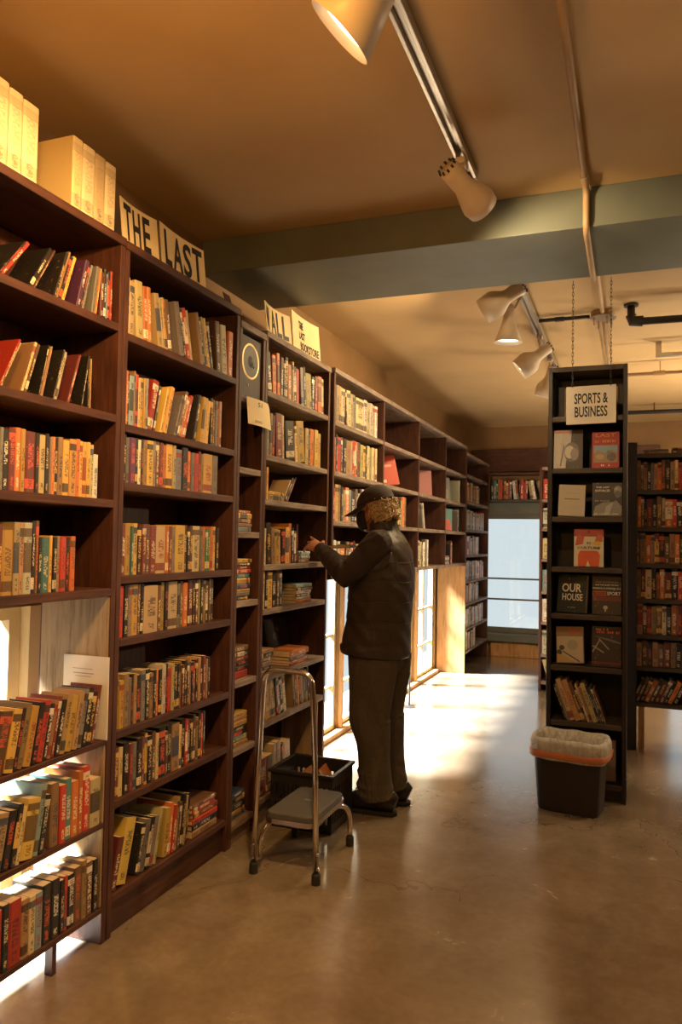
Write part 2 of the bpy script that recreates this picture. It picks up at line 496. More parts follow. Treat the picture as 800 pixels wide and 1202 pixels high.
obj('lower_side_board', box(-2.07, FX-.004, 2.30, 2.3085, .133, 1.235), M['grey_wood'], A)['label'] = 'pale weathered bare wood board'
BT = [2.217, 1.875, 1.656, 1.309, 1.078, .74, .487, .15]
left_case('bookcase', 'dark brown bookcase of eight shelves between left-edge bookcase and loudspeaker', 2.339, 3.225, BT, 2.525, M['wood_h'], M['wood_v'], back=.13)
CT = [2.15, 1.803, 1.49, 1.155, .772, .448, .10]
left_case('bookcase', 'narrow dark bookcase holding loudspeaker and flat book stacks', 3.229, 3.505, CT, 2.475, M['worn_h'], M['wood_v'], back=.08, xb=-2.085)
DT = [2.227, 1.895, 1.664, 1.325, 1.096, .754, .515, .135]
left_case('bookcase', 'dark bookcase with worn shelf edges that the man reaches into', 3.509, 4.405, DT, 2.50, M['worn_h'], M['wood_v'], back=.12)
ET = [2.219, 1.898, 1.584, 1.24]
EY = [5.514, 6.535, 7.572]
E_ = left_case('pigeonhole_shelving', 'wide pigeonhole shelving over the left windows, behind the man', 4.47, 8.575, ET, 2.52, M['worn_h'], M['wood_v'],
               back=1.22, dividers=EY, z0=1.209, kick=False)
def pole_leg(x, y):
    obj('support_leg', MB().tube([(x, y, .012), (x, y, 1.208)], .009, 10).lathe([(.055, .001), (.055, .006), (.012, .016)], (x, y, 0), (0, 0, 1), 20, True), M['pipe_black'], E_, smooth=False)
pole_leg(-1.85, 6.62)
obj('support_leg', box(-2.085, -2.0, 4.475, 4.50, .001, 1.208), M['wood_v'], E_)
FT = [2.248, 1.945, 1.621, 1.327, 1.032, .778, .494, .239]
F_ = left_case('bookcase', 'far full height bookcase with bare orange side, beside end window', 8.585, 10.02, FT, 2.46, M['worn_h'], M['wood_v'], back=.2, kick=False)
obj('side_board', box(-2.085, FX, 8.578, 8.5845, .001, 1.203), M['orange_wood'], F_)['label'] = 'bare orange plank'

# shelf over the end window
ES = thing('wall_shelf', 'dark wall shelf of books above the far end window', 'shelf', (-1.4, YE-.12, 2.0))
obj('shelf', box(-1.755, -.9, YE-.24, YE-.066, 2.003, 2.03), M['black_wood_x'], ES, bevel=.002)
obj('top_board', box(-1.755, -.9, YE-.24, YE-.066, 2.345, 2.37), M['wood_x'], ES, bevel=.002)
for x in (-1.755, -.925):
    obj('side_panel', box(x, x+.02, YE-.24, YE-.066, 2.031, 2.3445), M['wood_v'], ES)

# bookcases facing the camera
def front_case(name, label, x0, x1, yf, dp, tops, zt, m_s, m_v, st=.03, back0=0., t=.024, legs=True):
    r = thing(name, label, 'bookcase', ((x0+x1)/2, yf+dp/2, 0))
    zb = 0.001 if legs else tops[-1]-st
    for xs in (x0, x1-t): obj('side_panel', box(xs, xs+t, yf, yf+dp, zb, zt), m_v, r, bevel=.002)
    obj('top_board', box(x0+t+.0005, x1-t-.0005, yf, yf+dp, zt-.03, zt), m_s, r, bevel=.002)
    for z in tops: obj('shelf', box(x0+t+.0005, x1-t-.0005, yf, yf+dp-.012, z-st, z), m_s, r, bevel=.002)
    obj('back_panel', box(x0+t, x1-t, yf+dp-.011, yf+dp, back0, zt-.031), m_v, r)
    return r
ST = [2.209, 1.905, 1.620, 1.327, 1.054, .755, .437, .10]
SP = front_case('display_case', 'black brown end display case with hanging sports sign, behind the waste bin', -.475, -.035, 4.66, .26, ST, 2.505, M['black_wood_x'], M['black_wood_v'], back0=.07)
obj('kick_board', box(-.45, -.06, 4.70, 4.715, .002, .069), M['black_wood_x'], SP)
obj('top_backing', box(-.40, -.09, 4.885, 4.905, 2.212, 2.42), M['grey_wood'], SP)['label'] = 'grey board behind hanging sign'
RK = front_case('bookcase', 'dark bookcase end standing right behind the display case', -.505, -.075, 4.93, .30, [1.0], 2.26, M['black_wood_x'], M['black_wood_v'])
RT = [1.853, 1.584, 1.321, 1.067, .812, .583, .325]
RT = [z+.012 for z in RT]
RC = front_case('bookcase', 'dark bookcase crammed with books at right edge, raised off the floor', -.05, 1.45, 5.96, .26, RT, 2.13, M['black_wood_x'], M['black_wood_v'], back0=.32, legs=False)
obj('end_panel', box(-.053, .022, 5.935, 5.957, .001, 2.21), M['black_wood_v'], RC)
obj('leg', box(.035, .075, 6.02, 6.06, .001, .30), M['orange_wood'], RC)['label'] = 'orange wood leg'
obj('leg', box(1.38, 1.42, 6.02, 6.06, .001, .30), M['orange_wood'], RC)
KT = [1.914, 1.623, 1.317, .994, .69, .37, .101]
front_case('bookcase', 'pale edged narrow bookcase between end window and display case', -.885, .1, 7.9, .28, KT, 2.24, M['worn_x'], M['wood_v'])

# ------------------------------------------------------------------ books
PAL = dict(c=('cream', (.70, .55, .29)), y=('yellow', (.72, .45, .10)), t=('tan', (.42, .26, .12)), o=('orange', (.70, .21, .05)),
           r=('red', (.52, .05, .03)), m=('maroon', (.19, .04, .03)), k=('black', (.022, .018, .017)), b=('dark blue', (.04, .07, .15)),
           s=('light blue', (.27, .40, .46)), g=('green', (.05, .2, .09)), e=('teal', (.08, .25, .25)), w=('white', (.78, .74, .66)),
           n=('brown', (.16, .08, .04)), a=('grey', (.24, .22, .2)), p=('purple', (.13, .04, .13)), l=('olive', (.36, .32, .1)),
           i=('pink', (.45, .16, .17)))
ORD = 'first second third fourth fifth sixth seventh eighth ninth tenth eleventh twelfth thirteenth fourteenth fifteenth sixteenth seventeenth eighteenth nineteenth twentieth twenty-first twenty-second twenty-third twenty-fourth twenty-fifth twenty-sixth twenty-seventh twenty-eighth twenty-ninth thirtieth thirty-first thirty-second thirty-third thirty-fourth thirty-fifth'.split()
BOOKS = []
def layout(items, u0, s):
    """2-D packing of one shelf row; returns placements and the end of the row"""
    cur, out, ang, lastR, prev_top = u0, [], 0., None, 0.
    run = []     # current leaning run
    def flush():
        nonlocal cur, run
        if run:
            if run[0]['ang'] > 0: cur = max(b['piv']+b['h']*sin(rad(b['ang'])) for b in run)+.001
            else: cur = max(b['piv']+b['t']*cos(rad(b['ang'])) for b in run)+.001
            run = []
    i = 0
    while i < len(items):
        it = items[i]
        if it[0] == 'ang': flush(); ang = it[1]
        elif it[0] == 'gap': flush(); cur += it[1]
        elif it[0] == 'stack':
            flush(); z = .0005; mx = 0
            for b in it[1]:
                off = random.Random(b['seed']).uniform(0, .012)
                out.append(dict(b, aff=(cur+off, z, 0, 1, 1, 0), t=b['t'])); z += b['t']+.0006; mx = max(mx, off+b['h'])
            cur += mx+.002
        else:
            b = dict(it[1]); b['t'] *= s
            if ang == 0:
                out.append(dict(b, aff=(cur, .0005, 1, 0, 0, 1))); cur += b['t']+.0006
            else:
                a = rad(abs(ang)); b['ang'] = ang
                if ang > 0:   # top leans to larger u
                    b['piv'] = (run[-1]['piv']+b['t']/cos(a)+.0007) if run else cur+b['t']*cos(a)+.0005
                    # local (x,z): u = piv+(x-t)cos + z sin ; w = -(x-t) sin + z cos
                    out.append(dict(b, aff=(b['piv']-b['t']*cos(a), .0005+b['t']*sin(a), cos(a), -sin(a), sin(a), cos(a))))
                else:
                    b['piv'] = (run[-1]['piv']+run[-1]['t']/cos(a)+.0007) if run else cur+b['h']*sin(a)+.0005
                    b2 = dict(b); b2['ang'] = ang
                    out.append(dict(b, aff=(b['piv'], .0005, cos(a), sin(a), -sin(a), cos(a))))
                run.append(dict(b, ang=ang))
                if ang < 0: run[-1]['ang'] = -abs(ang)
        i += 1
    # end of the row
    flush()
    return out, cur
def parse(spec, h, dp, rng):
    items, stack = [], None
    for tk in spec.split():
        if tk == 'V': items.append(('ang', 0.))
        elif tk[0] == 'R' and tk[1:].isdigit(): items.append(('ang', float(tk[1:])))
        elif tk[0] == 'L' and tk[1:].isdigit(): items.append(('ang', -float(tk[1:])))
        elif tk[0] == 'G': items.append(('gap', float(tk[1:])/1000))
        elif tk == 'S': items.append(('ang', 0.)); stack = []
        elif tk == 'E': items.append(('stack', stack)); stack = None
        else:
            q = re.match(r'([a-z])(\d+)(?:/(\d+))?$', tk)
            c, t = q.group(1), int(q.group(2))/1000
            hh = int(q.group(3))/1000 if q.group(3) else rng.uniform(*h)
            jit = rng.uniform(.5, 1.0)
            base = PAL[c][1]; col = tuple(min(.9, x*jit*rng.uniform(.92, 1.08)) for x in base)
            dark = sum(base)/3 < .2
            ink = rng.choice([(.75, .66, .45), (.7, .45, .12), (.6, .5, .35), (.62, .1, .05), (.8, .75, .65)]) if dark else \
                rng.choice([(.04, .02, .015), (.25, .03, .02), (.03, .05, .1), (.1, .05, .02), (.03, .03, .03)])
            if c in 'ro' and rng.random() < .5: ink = (.8, .7, .5)
            b = dict(c=c, t=t, h=hh, d=rng.uniform(*dp) if hh < .2 else rng.uniform(dp[0], dp[1])*1.25, col=col, ink=ink,
                     rnd=rng.random(), seed=rng.random(), hard=hh > .205)
            if stack is not None: stack.append(b)
            else: items.append(('book', b))
    return items
def row(case, shelf, axis, line, z, u0, u1, spec, h=(.165, .185), dp=(.10, .115), hmax=None, frm='left', set_=.006, group=None, pre=None, fit=True):
    """axis 'y': row along +y with spines facing +x at x=line; axis 'x': row along +x with spines facing -y at y=line"""
    rng = random.Random(spec+case+shelf)
    tops, ztop = GAPS.get(case, ([z], z+.6))
    above = [q for q in tops if q > z+.05]
    room = (min(above)-.031 if above else ztop)-z-.006
    def clamp(its):
        lean = 0
        for it in its:
            if it[0] == 'ang': lean = abs(it[1])
            for b in ([it[1]] if it[0] == 'book' else []):
                a = rad(lean); b['h'] = min(b['h'], (room-b['t']*1.6*sin(a))/cos(a))
        return its
    items = clamp(parse(spec, h, dp, rng))
    s = 1.
    if fit:
        lo, hi = .3, 2.6
        for _ in range(30):
            s = (lo+hi)/2
            if layout(items, u0, s)[1] > u1: hi = s
            else: lo = s
        s = lo
    bs, _ = layout(items, u0, s)
    n = len(bs)
    for k, b in enumerate(bs):
        b.update(case=case, shelf=shelf, axis=axis, line=line+rng.uniform(-set_, 0.) if axis == 'y' else line+rng.uniform(0, set_), z=z,
                 k=k if frm == 'left' else n-1-k, n=n, frm=frm, group=group or 'books, %s, %s' % (shelf, case), stacked=b['aff'][2] == 0)
        if b['stacked']: b['d'] = max(b['d'], .1)
        BOOKS.append(b)
    if pre:
        items = clamp(parse(pre[2], h, dp, random.Random(pre[2]+shelf)))
        lo, hi = .3, 2.6
        for _ in range(30):
            s = (lo+hi)/2
            if layout(items, pre[0], s)[1] > pre[1]: hi = s
            else: lo = s
        for b in layout(items, pre[0], lo)[0]:
            b.update(case=case, shelf=shelf, axis=axis, line=line, z=z, k=0, n=99, frm=frm, group='', stacked=False, extra=True); BOOKS.append(b)
def bk_point(b, a, d, zz):
    """book-local (a across thickness, d outward from the spine plane, zz up the spine) -> world"""
    pu, pz, m00, m10, m01, m11 = b['aff']
    u = pu+a*m00+zz*m01; z = pz+a*m10+zz*m11
    if b['axis'] == 'y': return Vector((b['line']+d, u, b['z']+z))
    return Vector((u, b['line']-d, b['z']+z))
def bk_mesh(mb_c, mb_p, b, mi_c=0, mi_p=0):
    t, h, d = b['t'], b['h'], b['d']
    w = .0016 if b['hard'] else .0007; ins = .003 if b['hard'] else .0006; q = min(.003, t*.2)
    prof = [(0, -d), (0, -q), (t*.16, 0), (t*.84, 0), (t, -q), (t, -d), (t-w, -d), (t-w, -q-w), (w, -q-w), (w, -d)]
    v0 = len(mb_c.v); n = len(prof)
    for zz in (0, h):
        for a, dd in prof: mb_c.v.append(bk_point(b, a, dd, zz))
    k = dict(bc=b['col'], tc=b['ink'], rn=b['rnd'])
    for i in range(n):
        j = (i+1) % n; uv = None
        if i in (1, 2, 3): uv = [(.001, prof[i][0]/t), (.001, prof[j][0]/t), (1, prof[j][0]/t), (1, prof[i][0]/t)]
        mb_c.face((v0+i, v0+j, v0+n+j, v0+n+i), mi_c, uv=uv, **k)
    for o in (0, n):       # caps: spine strip and two board strips
        for qd in ((1, 2, 8), (2, 3, 7, 8), (3, 4, 7), (0, 1, 8, 9), (4, 5, 6, 7)):
            mb_c.face([v0+o+i for i in qd], mi_c, **k)
    p0 = len(mb_p.v); e = .0004
    for zz in (ins, h-ins):
        for a, dd in ((w+e, -q-w-e), (t-w-e, -q-w-e), (t-w-e, -d+ins+.0005), (w+e, -d+ins+.0005)): mb_p.v.append(bk_point(b, a, dd, zz))
    for qd in ((0, 3, 2, 1), (4, 5, 6, 7), (0, 1, 5, 4), (1, 2, 6, 5), (2, 3, 7, 6), (3, 0, 4, 7)): mb_p.face([p0+i for i in qd], mi_p)

GAPS = {'bookcase at left edge': (AT, 2.53), 'tall bookcase left of loudspeaker': (BT, 2.525), 'narrow bookcase under loudspeaker': (CT, 2.475), 'bookcase the man reaches into': (DT, 2.5),
        'pigeonholes behind the man': (ET, 2.52), 'far bookcase by end window': (FT, 2.46), 'shelf above end window': ([2.03], 2.345), 'sports display case': (ST, 2.475),
        'bookcase at right edge': (RT+[2.1305], 2.8), 'narrow bookcase behind display case': (KT, 2.21)}
LE = 'bookcase at left edge'
PRE = 'k20 t24 c30 r18 y26 k22 m20 o18 c24 t20 k24 a18 y22 r20 k20'
def rA(i, shelf, u0, u1, spec, **k): row(LE, shelf, 'y', FX-.012, AT[i], u0, u1, spec, frm='right', pre=(1.15, u0-.01, PRE), **k)
rA(0, 'top shelf', 1.715, 2.285, 'c16 w14 G14 R38 k10 r24 R30 k22 n12 R18 k18 t14 k24 y22 R14 p30 k16 a14 R8 a26 o12 V m26 k18 s14 k20 r16')
rA(1, 'second shelf down', 1.66, 2.185, 's14 R33 c44 R26 r22 c12 R18 t12 c28 n34 R13 k14 t26 c16 R15 k20 c38 s10 R17 m22 r24 R10 k20 V k20 t18')
rA(2, 'third shelf down', 1.72, 2.235, 'w16 t18 k18 a12 k22 m24 o20 y16 m38 k16 c24 k14 a8 o14 k16 t20 y26 y30 o16 y14 y16 y16 c14 V w24/155', h=(.185, .2), dp=(.105, .12))
rA(3, 'fourth shelf down', 1.70, 2.13, 'c30/180 k18/190 a14/215 m16/215 y34/200 c18/225 t16/225 w26/225 k10/232 n10/232 k12 e26 y10 k14 t12 r22 k14 o18', h=(.175, .19))
for i, sh, sp in ((4, 'shelf beside the white card', 'R13 c20 c28 t22 a16 e28 R11 n40 y30 k16 t18 y26 k22 r22 k16 t14 m14 k18 t20 y28 t22 a18 k22 k20 m14'),):
    row(LE, sh, 'y', FX-.004, AT[i], 1.60, 2.288, sp, h=(.175, .2), dp=(.115, .13), frm='right', pre=(1.15, 1.59, PRE))
row(LE, 'second shelf from bottom', 'y', FX-.004, AT[5], 1.62, 2.29, 'k26 k22 R12 a24 k20 R10 t30 k22 k14 c12 y36 s14 k18 V t26 r20 e20 o22 o16 r24 c36', h=(.165, .22), dp=(.115, .13), frm='right', pre=(1.15, 1.61, PRE))
row(LE, 'bottom shelf', 'y', FX-.004, AT[6], 1.62, 2.29, 'c24 s20 t22 k20 k18 m22 k20 r22 k20 r38 t24 c20 s24 k30 k28 k16 r14 k24 n26 t18 n24 k18', h=(.17, .2), dp=(.115, .13), frm='right', pre=(1.15, 1.61, PRE))

LB = 'tall bookcase left of loudspeaker'
def rB(i, shelf, u1, spec, u0=2.368, **k): row(LB, shelf, 'y', FX-.012, BT[i], u0, u1, spec, **k)
rB(0, 'top shelf', 3.19, 'c14 c24 L5 c34 o20 o18 L11 t24 c12 y14 n18 L14 a26 k14 r22 c12 L15 t20 k16 c10 y16 b18 L7 n30/230 c40/225 V o34/215', h=(.2, .225), dp=(.12, .14))
rB(1, 'second shelf down', 3.10, 'k12 o10 k10 s26 t10 r16 c16 y20 y14 s10 R12 r38/205 k10 R15 y18 y24 R18 a18 n18 o20 r18 R12 k24 R6 y24 c14 y20 V k20 n14 a20 k16 o12 c10', h=(.185, .215), dp=(.11, .13))
rB(2, 'third shelf down', 3.08, 'k16 a12 p22 k10 w10 k8 t14 y24 a12 n14 m16 o12 y28 c14 s26 k28 o14 a16 r20 m12 t10 G6 y44/175 a30/175', h=(.165, .19))
rB(3, 'fourth shelf down', 3.10, 'k10 m14 y18 e8 y16 k16 m14 n16 m26 c40 o12 m14 a12 y42 m12 k12 n14 c36 a8 o16 g12 g10 o16 y14 k16', h=(.185, .2))
rB(4, 'fifth shelf down', 3.06, 'r24 k18 a14 y24 n14 k12 c60 n14 y16 k18 c44 a12 n16 o22 m22 k16 m16 l12 k14 t12 k16 n14 k12', h=(.18, .205))
rB(5, 'third shelf from bottom', 3.05, 'y22 y20 t24 a16 k10 t14 k24 a20 k20 t22 k16 o14 k18 w20 k14 r20 c14 k24 k12 t10 m14 k20 n12 t10 k18 r10 k18 t14 k16 m20 t12 k16', h=(.175, .2))
rB(6, 'second shelf from bottom', 3.02, 'm30 c18 k24 m16 a20 k22 m14 y14 k22 n18 c14 k34 n14 k22 t38 c12 k24 r14 m14 k16 n14 t14 k18 r12 k14', h=(.17, .2))
rB(7, 'bottom shelf', 3.15, 'R15 m26 y44/235 R13 k18 a22 k20 a20 c14 R8 y24 o16 r18 t16 n14 k16 t14 k12 V G10 S t30 k26 r22 m24 r22 n16 E', h=(.185, .215), dp=(.12, .14))

LC = 'narrow bookcase under loudspeaker'
def rC(i, shelf, spec, u0=3.27): row(LC, shelf, 'y', FX-.03, CT[i], u0, 3.475, 'S '+spec+' E', h=(.165, .178), fit=False, dp=(.11, .13))
rC(2, 'third shelf down', 's24 t18 n20 y28 o14')
rC(3, 'fourth shelf down', 'k18 a20 y14 b24 y28 e22 r20 m18 n12 y20')
rC(4, 'third shelf from bottom', 'r38 k22 k24 m20 k22 n28')
rC(5, 'second shelf from bottom', 'y18 e26 k24 k20 y26 t20 y18')
rC(6, 'bottom shelf', 'a22 y16 k34 k26 b20')
LD = 'bookcase the man reaches into'
def rD(i, shelf, u1, spec, u0=3.54, **k): row(LD, shelf, 'y', FX-.012, DT[i], u0, u1, spec, **k)
rD(0, 'top shelf', 4.34, 'L9 k24 L5 o24 o20 V n18 k14 k18 L3 o26 c12 k22 r18 L7 a22 k16 l30 l14 V k20 m22 L3 o34 c16', h=(.195, .23), dp=(.12, .14))
rD(1, 'second shelf down', 4.3, 'k12 a16 t16 m12 L4 m34/235 c12/235 L8 k50 c14 y46/235 V c22 k10 o28 y24 y20', h=(.2, .225), dp=(.12, .14))
rD(2, 'third shelf down', 4.36, 'k14 a16 y22 G4 S t26 y18 E R38 c8 k20 m14 k8', h=(.15, .19), fit=False)
rD(3, 'fourth shelf down', 3.985, 'k12 c10 L4 k26 t20 y26 c8 V k24 y22 o18 k14 n12 k10', h=(.18, .225), dp=(.12, .14))
rD(3, 'fourth shelf down, flat pile', 4.2, 'S n22 w16 s12 w14 E', u0=4.0, h=(.15, .16), fit=False)
rD(4, 'fifth shelf down', 3.84, 'c18 k10 y22 k20 n14 b14', h=(.175, .205))
rD(4, 'fifth shelf down, flat pile', 4.3, 'S o18 w14 n18 w18 n16 s20 E', u0=3.98, h=(.2, .23), fit=False)
rD(5, 'third shelf from bottom', 3.8, 'S t22 k18 t24 n20 k24 t18 E', h=(.12, .16), fit=False)
rD(5, 'third shelf from bottom, flat pile', 4.3, 'S r14 w12 n20 o34 E', u0=3.9, h=(.22, .26), fit=False)
rD(6, 'second shelf from bottom', 4.33, 'L12 y18 y16 t14 c18 k8 w14 k14 w12 V G60 L10 t10 n12 y8 k8 t10 a10 k8 y10 k10', h=(.19, .215), dp=(.12, .14))
rD(7, 'bottom shelf', 4.0, 'm40/190 n30/190 L5 c14 t22 n10 y34', h=(.21, .235), dp=(.12, .14))
LP = 'pigeonholes behind the man'
def rE(i, bay, u1, spec, u0, **k): row(LP, '%s row, %s column' % (('top', 'second', 'third', 'bottom')[i], ('first', 'second', 'third', 'fourth')[bay]), 'y', FX-.012, ET[i], u0, u1, spec, **k)
rE(0, 0, 5.495, 'a14 t20 t16 c26 L5 k10 c26 t18 a20 V c60 w24 c26 w24 c24 w22', 4.51, h=(.225, .24), dp=(.13, .15))
rE(1, 0, 5.495, 'o20 k10 r26 m12 k22 t34 c10 r16 r12 t14 n22 l24 y18 k12 c22 l16 c20 a14 c14', 4.51, h=(.215, .245), dp=(.13, .15))
rE(2, 0, 5.46, 'r20 y20 t18 k16 t20 o24 a16 k30 n20 c18 k16 w20 c20', 4.51, h=(.2, .24), dp=(.12, .14))
rE(3, 0, 5.40, 'a14 w18 a12 w12 o40 k10 t18 k14 r16 k12 y30 w14 k16', 4.51, h=(.18, .22), dp=(.12, .14))
rE(2, 1, 6.50, 'w20 c18 a16 R6 r28 V k28 n20 a14 k32 c16 o24 t18', 5.55, h=(.2, .25), dp=(.12, .14))
rE(3, 2, 7.25, 'w28 c26 k16 w30 a26 w16', 6.58, h=(.22, .25), dp=(.12, .14))
rE(2, 2, 7.2, 'R8 k20 G60 L18 a40 w14', 6.58, h=(.22, .25), fit=False)
rE(1, 3, 8.5, 'w40 c38', 8.25, h=(.22, .25), fit=False)
rE(2, 3, 8.54, 'a24 w20 a22 k16', 8.2, h=(.22, .25), fit=False)
rE(3, 3, 8.2, 'S w24 k20 w22 a20 E G40 V k24 n30 c20', 7.62, h=(.2, .24), fit=False)
for i, z in enumerate(FT):
    if i in (0,): continue
    row('far bookcase by end window', ('', 'second shelf down', 'third shelf down', 'fourth shelf down', 'fifth shelf down', 'sixth shelf down', 'second shelf from bottom', 'bottom shelf')[i], 'y', FX-.012, z,
        8.63, 9.95 if i < 7 else 9.3, ('w30 c24 w36 a20 w26 k14 c30 w22 t26 a20 w34 c26 w24 r20 w28 a24 c26', 'c28 r20 w26 t22 o24 w30 k16 a22 w26 m20 c24 w30 s20')[i % 2], h=(.19, .225), dp=(.12, .14))
row('shelf above end window', 'single row', 'x', YE-.235, 2.03, -1.725, -.94, 'k26 e22 k14 t16 r22 k16 m18 n16 r14 k18 L6 w24 a18 V k14 r24 r26 k10 L10 c24 w22 L16 a14 t20 c18 y22 w26', h=(.22, .26), dp=(.13, .15))
LS = 'sports display case'
row(LS, 'slanted row near bottom', 'x', 4.672, ST[6], -.44, -.14, 'L20 k10 a14 c30/245 t34/240 n22 k10 c12 t18 c26 k12 b10 k12 n10', h=(.2, .23), dp=(.13, .15))
RSH = ('top shelf', 'second shelf down', 'third shelf down', 'fourth shelf down', 'third shelf from bottom', 'second shelf from bottom', 'bottom shelf')
RSP = ('t26 t22 n14 t18 k20 a14 t20 o20 n18 k26 t22 c18 r30 k18', 't30 o18 n16 k14 m26 k22 n24 c18 o36 r20 k30 n24', 'k20 n14 t24 o22 t14 m18 k22 n20 t22 o18 k14 c18',
       'n16 t22 m18 c24 k18 n14 o20 m26 k24 r18 t20', 'n22 t24 k14 m20 t18 n22 c16 k20 o22 m20 t20', 'm18 t20 n22 k16 t22 n20 m24 t18 k20 m22', 'R24 k20 n16 k22 o22 k20 m22 n20 k18 o20 k24')
FILL = ' t24 m20 k22 n24 o20 r22 k20 t26 n22 c20 m24 k22 t24 o18 n26 k20 r24 t22 k26 m20 n24 t20 c22 k24 m22 o22 n20 k24 t26 m22'
for i, z in enumerate(RT):
    row('bookcase at right edge', RSH[i], 'x', 5.972, z, -.015, .36, RSP[i], h=(.19, .225) if i < 5 else (.16, .18), dp=(.12, .14), pre=(.375, 1.41, FILL))
row('bookcase at right edge', 'flat books along its top', 'x', 5.99, 2.1305, .06, .6, 'S t20 a14 E G10 S n22 t18 E G10 V S o26 k12 E', h=(.15, .2), fit=False)
for i, z in enumerate(KT):
    row('narrow bookcase behind display case', RSH[i], 'x', 7.915, z, -.855, -.35, ('r30 o28 o24 r30 o26 r30 o30', 'w24 e20 w30 c24 w26 s24 w28 c20', 'c24 w26 w22 a24 c24 w26 w26', 's22 w24 c26 w20 a24 w26', 'w24 b20 c24 w26 t24 s22', 'w26 w22 c24 a20 w26 c24', 'L18 c20 t18 w14')[i], h=(.2, .24), dp=(.13, .15))

def area(b):
    P = [PROJ(bk_point(b, a, 0, zz)) for a, zz in ((0, 0), (b['t'], 0), (b['t'], b['h']), (0, b['h']))]
    cx = sum(p[0] for p in P)/4; cy = sum(p[1] for p in P)/4
    if not (-2 < cx < 802 and -2 < cy < 1204): return 0
    A_ = abs(sum(P[i][0]*P[(i+1) % 4][1]-P[(i+1) % 4][0]*P[i][1] for i in range(4)))/2
    return A_
for b in BOOKS: b['area'] = 0 if b.get('extra') else area(b)
BOOKS.sort(key=lambda b: -b['area'])
NBIG = 285
def thick(b):
    return 'thin ' if b['t'] < .0125 else ('thick ' if b['t'] > .032 else '')
rest = MB()
for i, b in enumerate(BOOKS):
    if i >= NBIG or b['area'] < 1:
        if not b['case'].startswith('pigeon') or True: bk_mesh(rest, rest, b, 0, 1)
        continue
    if b['stacked']:
        # k counts from the bottom of its stack
        same = [q for q in BOOKS if q['stacked'] and q['case'] == b['case'] and q['shelf'] == b['shelf'] and abs(q['aff'][0]-b['aff'][0]) < .05]
        same.sort(key=lambda q: q['aff'][1]); k = same.index(b)
        lab = '%s%s flat book, %s from stack bottom, %s, %s' % (thick(b), PAL[b['c']][0], ORD[k], b['shelf'].replace(', flat pile', ''), b['case'])
    else:
        lab = '%s%s book, %s from %s, %s, %s' % (thick(b), PAL[b['c']][0], ORD[b['k']], b['frm'], b['shelf'], b['case'])
    mc, mp = MB(), MB(); bk_mesh(mc, mp, b)
    o = obj('book', mc, M['cover'], base=bk_point(b, 0, 0, 0)); tag(o, lab, 'book', b['group'])
    obj('page_block', mp, M['pages'], o)
o = obj('distant_books', rest, [M['cover'], M['pages']]); o['kind'] = 'stuff'
o['label'] = 'small distant books filling the farther shelves and pigeonholes'; o['category'] = 'books'

# ------------------------------------------------------------------ display books, face out
def face_book(label, cx, yf, z, w_, h_, t_, col, art=(), texts=(), lean=9, yaw=0, tilt=0, ink=(.8, .75, .65), axis='x', spine=None, group=None, name='book'):
    """a book standing face out; art: polygons in 0..1 cover coordinates with a colour; texts: (string, x, y, w, h, material)"""
    yw, ln, tl = rad(yaw), rad(lean), rad(tilt)
    if axis == 'x': R = Matrix.Rotation(yw, 4, 'Z'); face = R
    else: face = Matrix.Rotation(PI/2+yw, 4, 'Z')
    T = Matrix.Translation((cx, yf, z)) if axis == 'x' else Matrix.Translation((yf, cx, z))
    # local: x right, y away from the reader, z up ; lean back about x
    K = T @ face @ Matrix.Rotation(tl, 4, 'Y') @ Matrix.Rotation(-ln, 4, 'X')
    corners = [K @ Vector((x, y, zz)) for x in (-w_/2, w_/2) for y in (0, t_) for zz in (0, h_)]
    lift = z+.0006-min(c.z for c in corners)
    K = Matrix.Translation((0, 0, lift)) @ K
    r = tag(obj(name, MB().box(-w_/2, w_/2, 0, .0018, 0, h_, K, bc=col, tc=ink).box(-w_/2, w_/2, t_-.0018, t_, 0, h_, K, bc=col, tc=ink)
                .box(-w_/2, -w_/2+.002, .0018, t_-.0018, 0, h_, K, bc=spine or col, tc=ink), M['cover'], base=K.translation), label, 'book', group)
    obj('page_block', MB().box(-w_/2+.0024, w_/2-.003, .0022, t_-.0022, .003, h_-.003, K), M['pages'], r)
    if art:
        mb = MB()
        for n, (poly, c) in enumerate(art):
            F = K @ Matrix(((1, 0, 0, -w_/2), (0, 0, -1, -.0003-.00025*n), (0, 1, 0, 0), (0, 0, 0, 1)))
            mb.prism([(p[0]*w_, p[1]*h_) for p in poly], F, .0002, bc=c)
        obj('cover_art', mb, M['art'], r)
    for (s_, x, y, tw, th, m) in texts:
        F = K @ Matrix(((1, 0, 0, -w_/2+x*w_), (0, 0, -1, -.0045), (0, 1, 0, y*h_), (0, 0, 0, 1)))
        if s_ == '~':      # a line of print too small to read: a row of short strokes
            mb = MB(); rg = random.Random(label+str(y)); n = max(3, int(tw*w_/(th*h_)*1.2)); a0 = -tw*w_/2
            for q in range(n):
                if rg.random() < .15: continue
                x0 = a0+tw*w_*(q+.1)/n; x1 = a0+tw*w_*(q+rg.uniform(.6, .85))/n; hh = th*h_/2
                mb.prism([(x0, -hh), (x1, -hh), (x1, hh*rg.choice((.3, 1, 1))), (x0, hh)], F, .0004)
            obj('print_line', mb, m, r)
            continue
        text_obj('title', s_, tw*w_, th*h_, m, F, r, .02)
    return r
def rc(x0, y0, x1, y1): return [(x0, y0), (x1, y0), (x1, y1), (x0, y1)]
def el(cx, cy, rx, ry, n=18): return [(cx+rx*cos(2*PI*i/n), cy+ry*sin(2*PI*i/n)) for i in range(n)]
INK = {n: flat('print_'+n, c, .5, 0, .05) for n, c in dict(white=(.75, .71, .62), red=(.62, .08, .04), orange=(.7, .25, .06), black=(.02, .018, .018), dim=(.3, .27, .23)).items()}
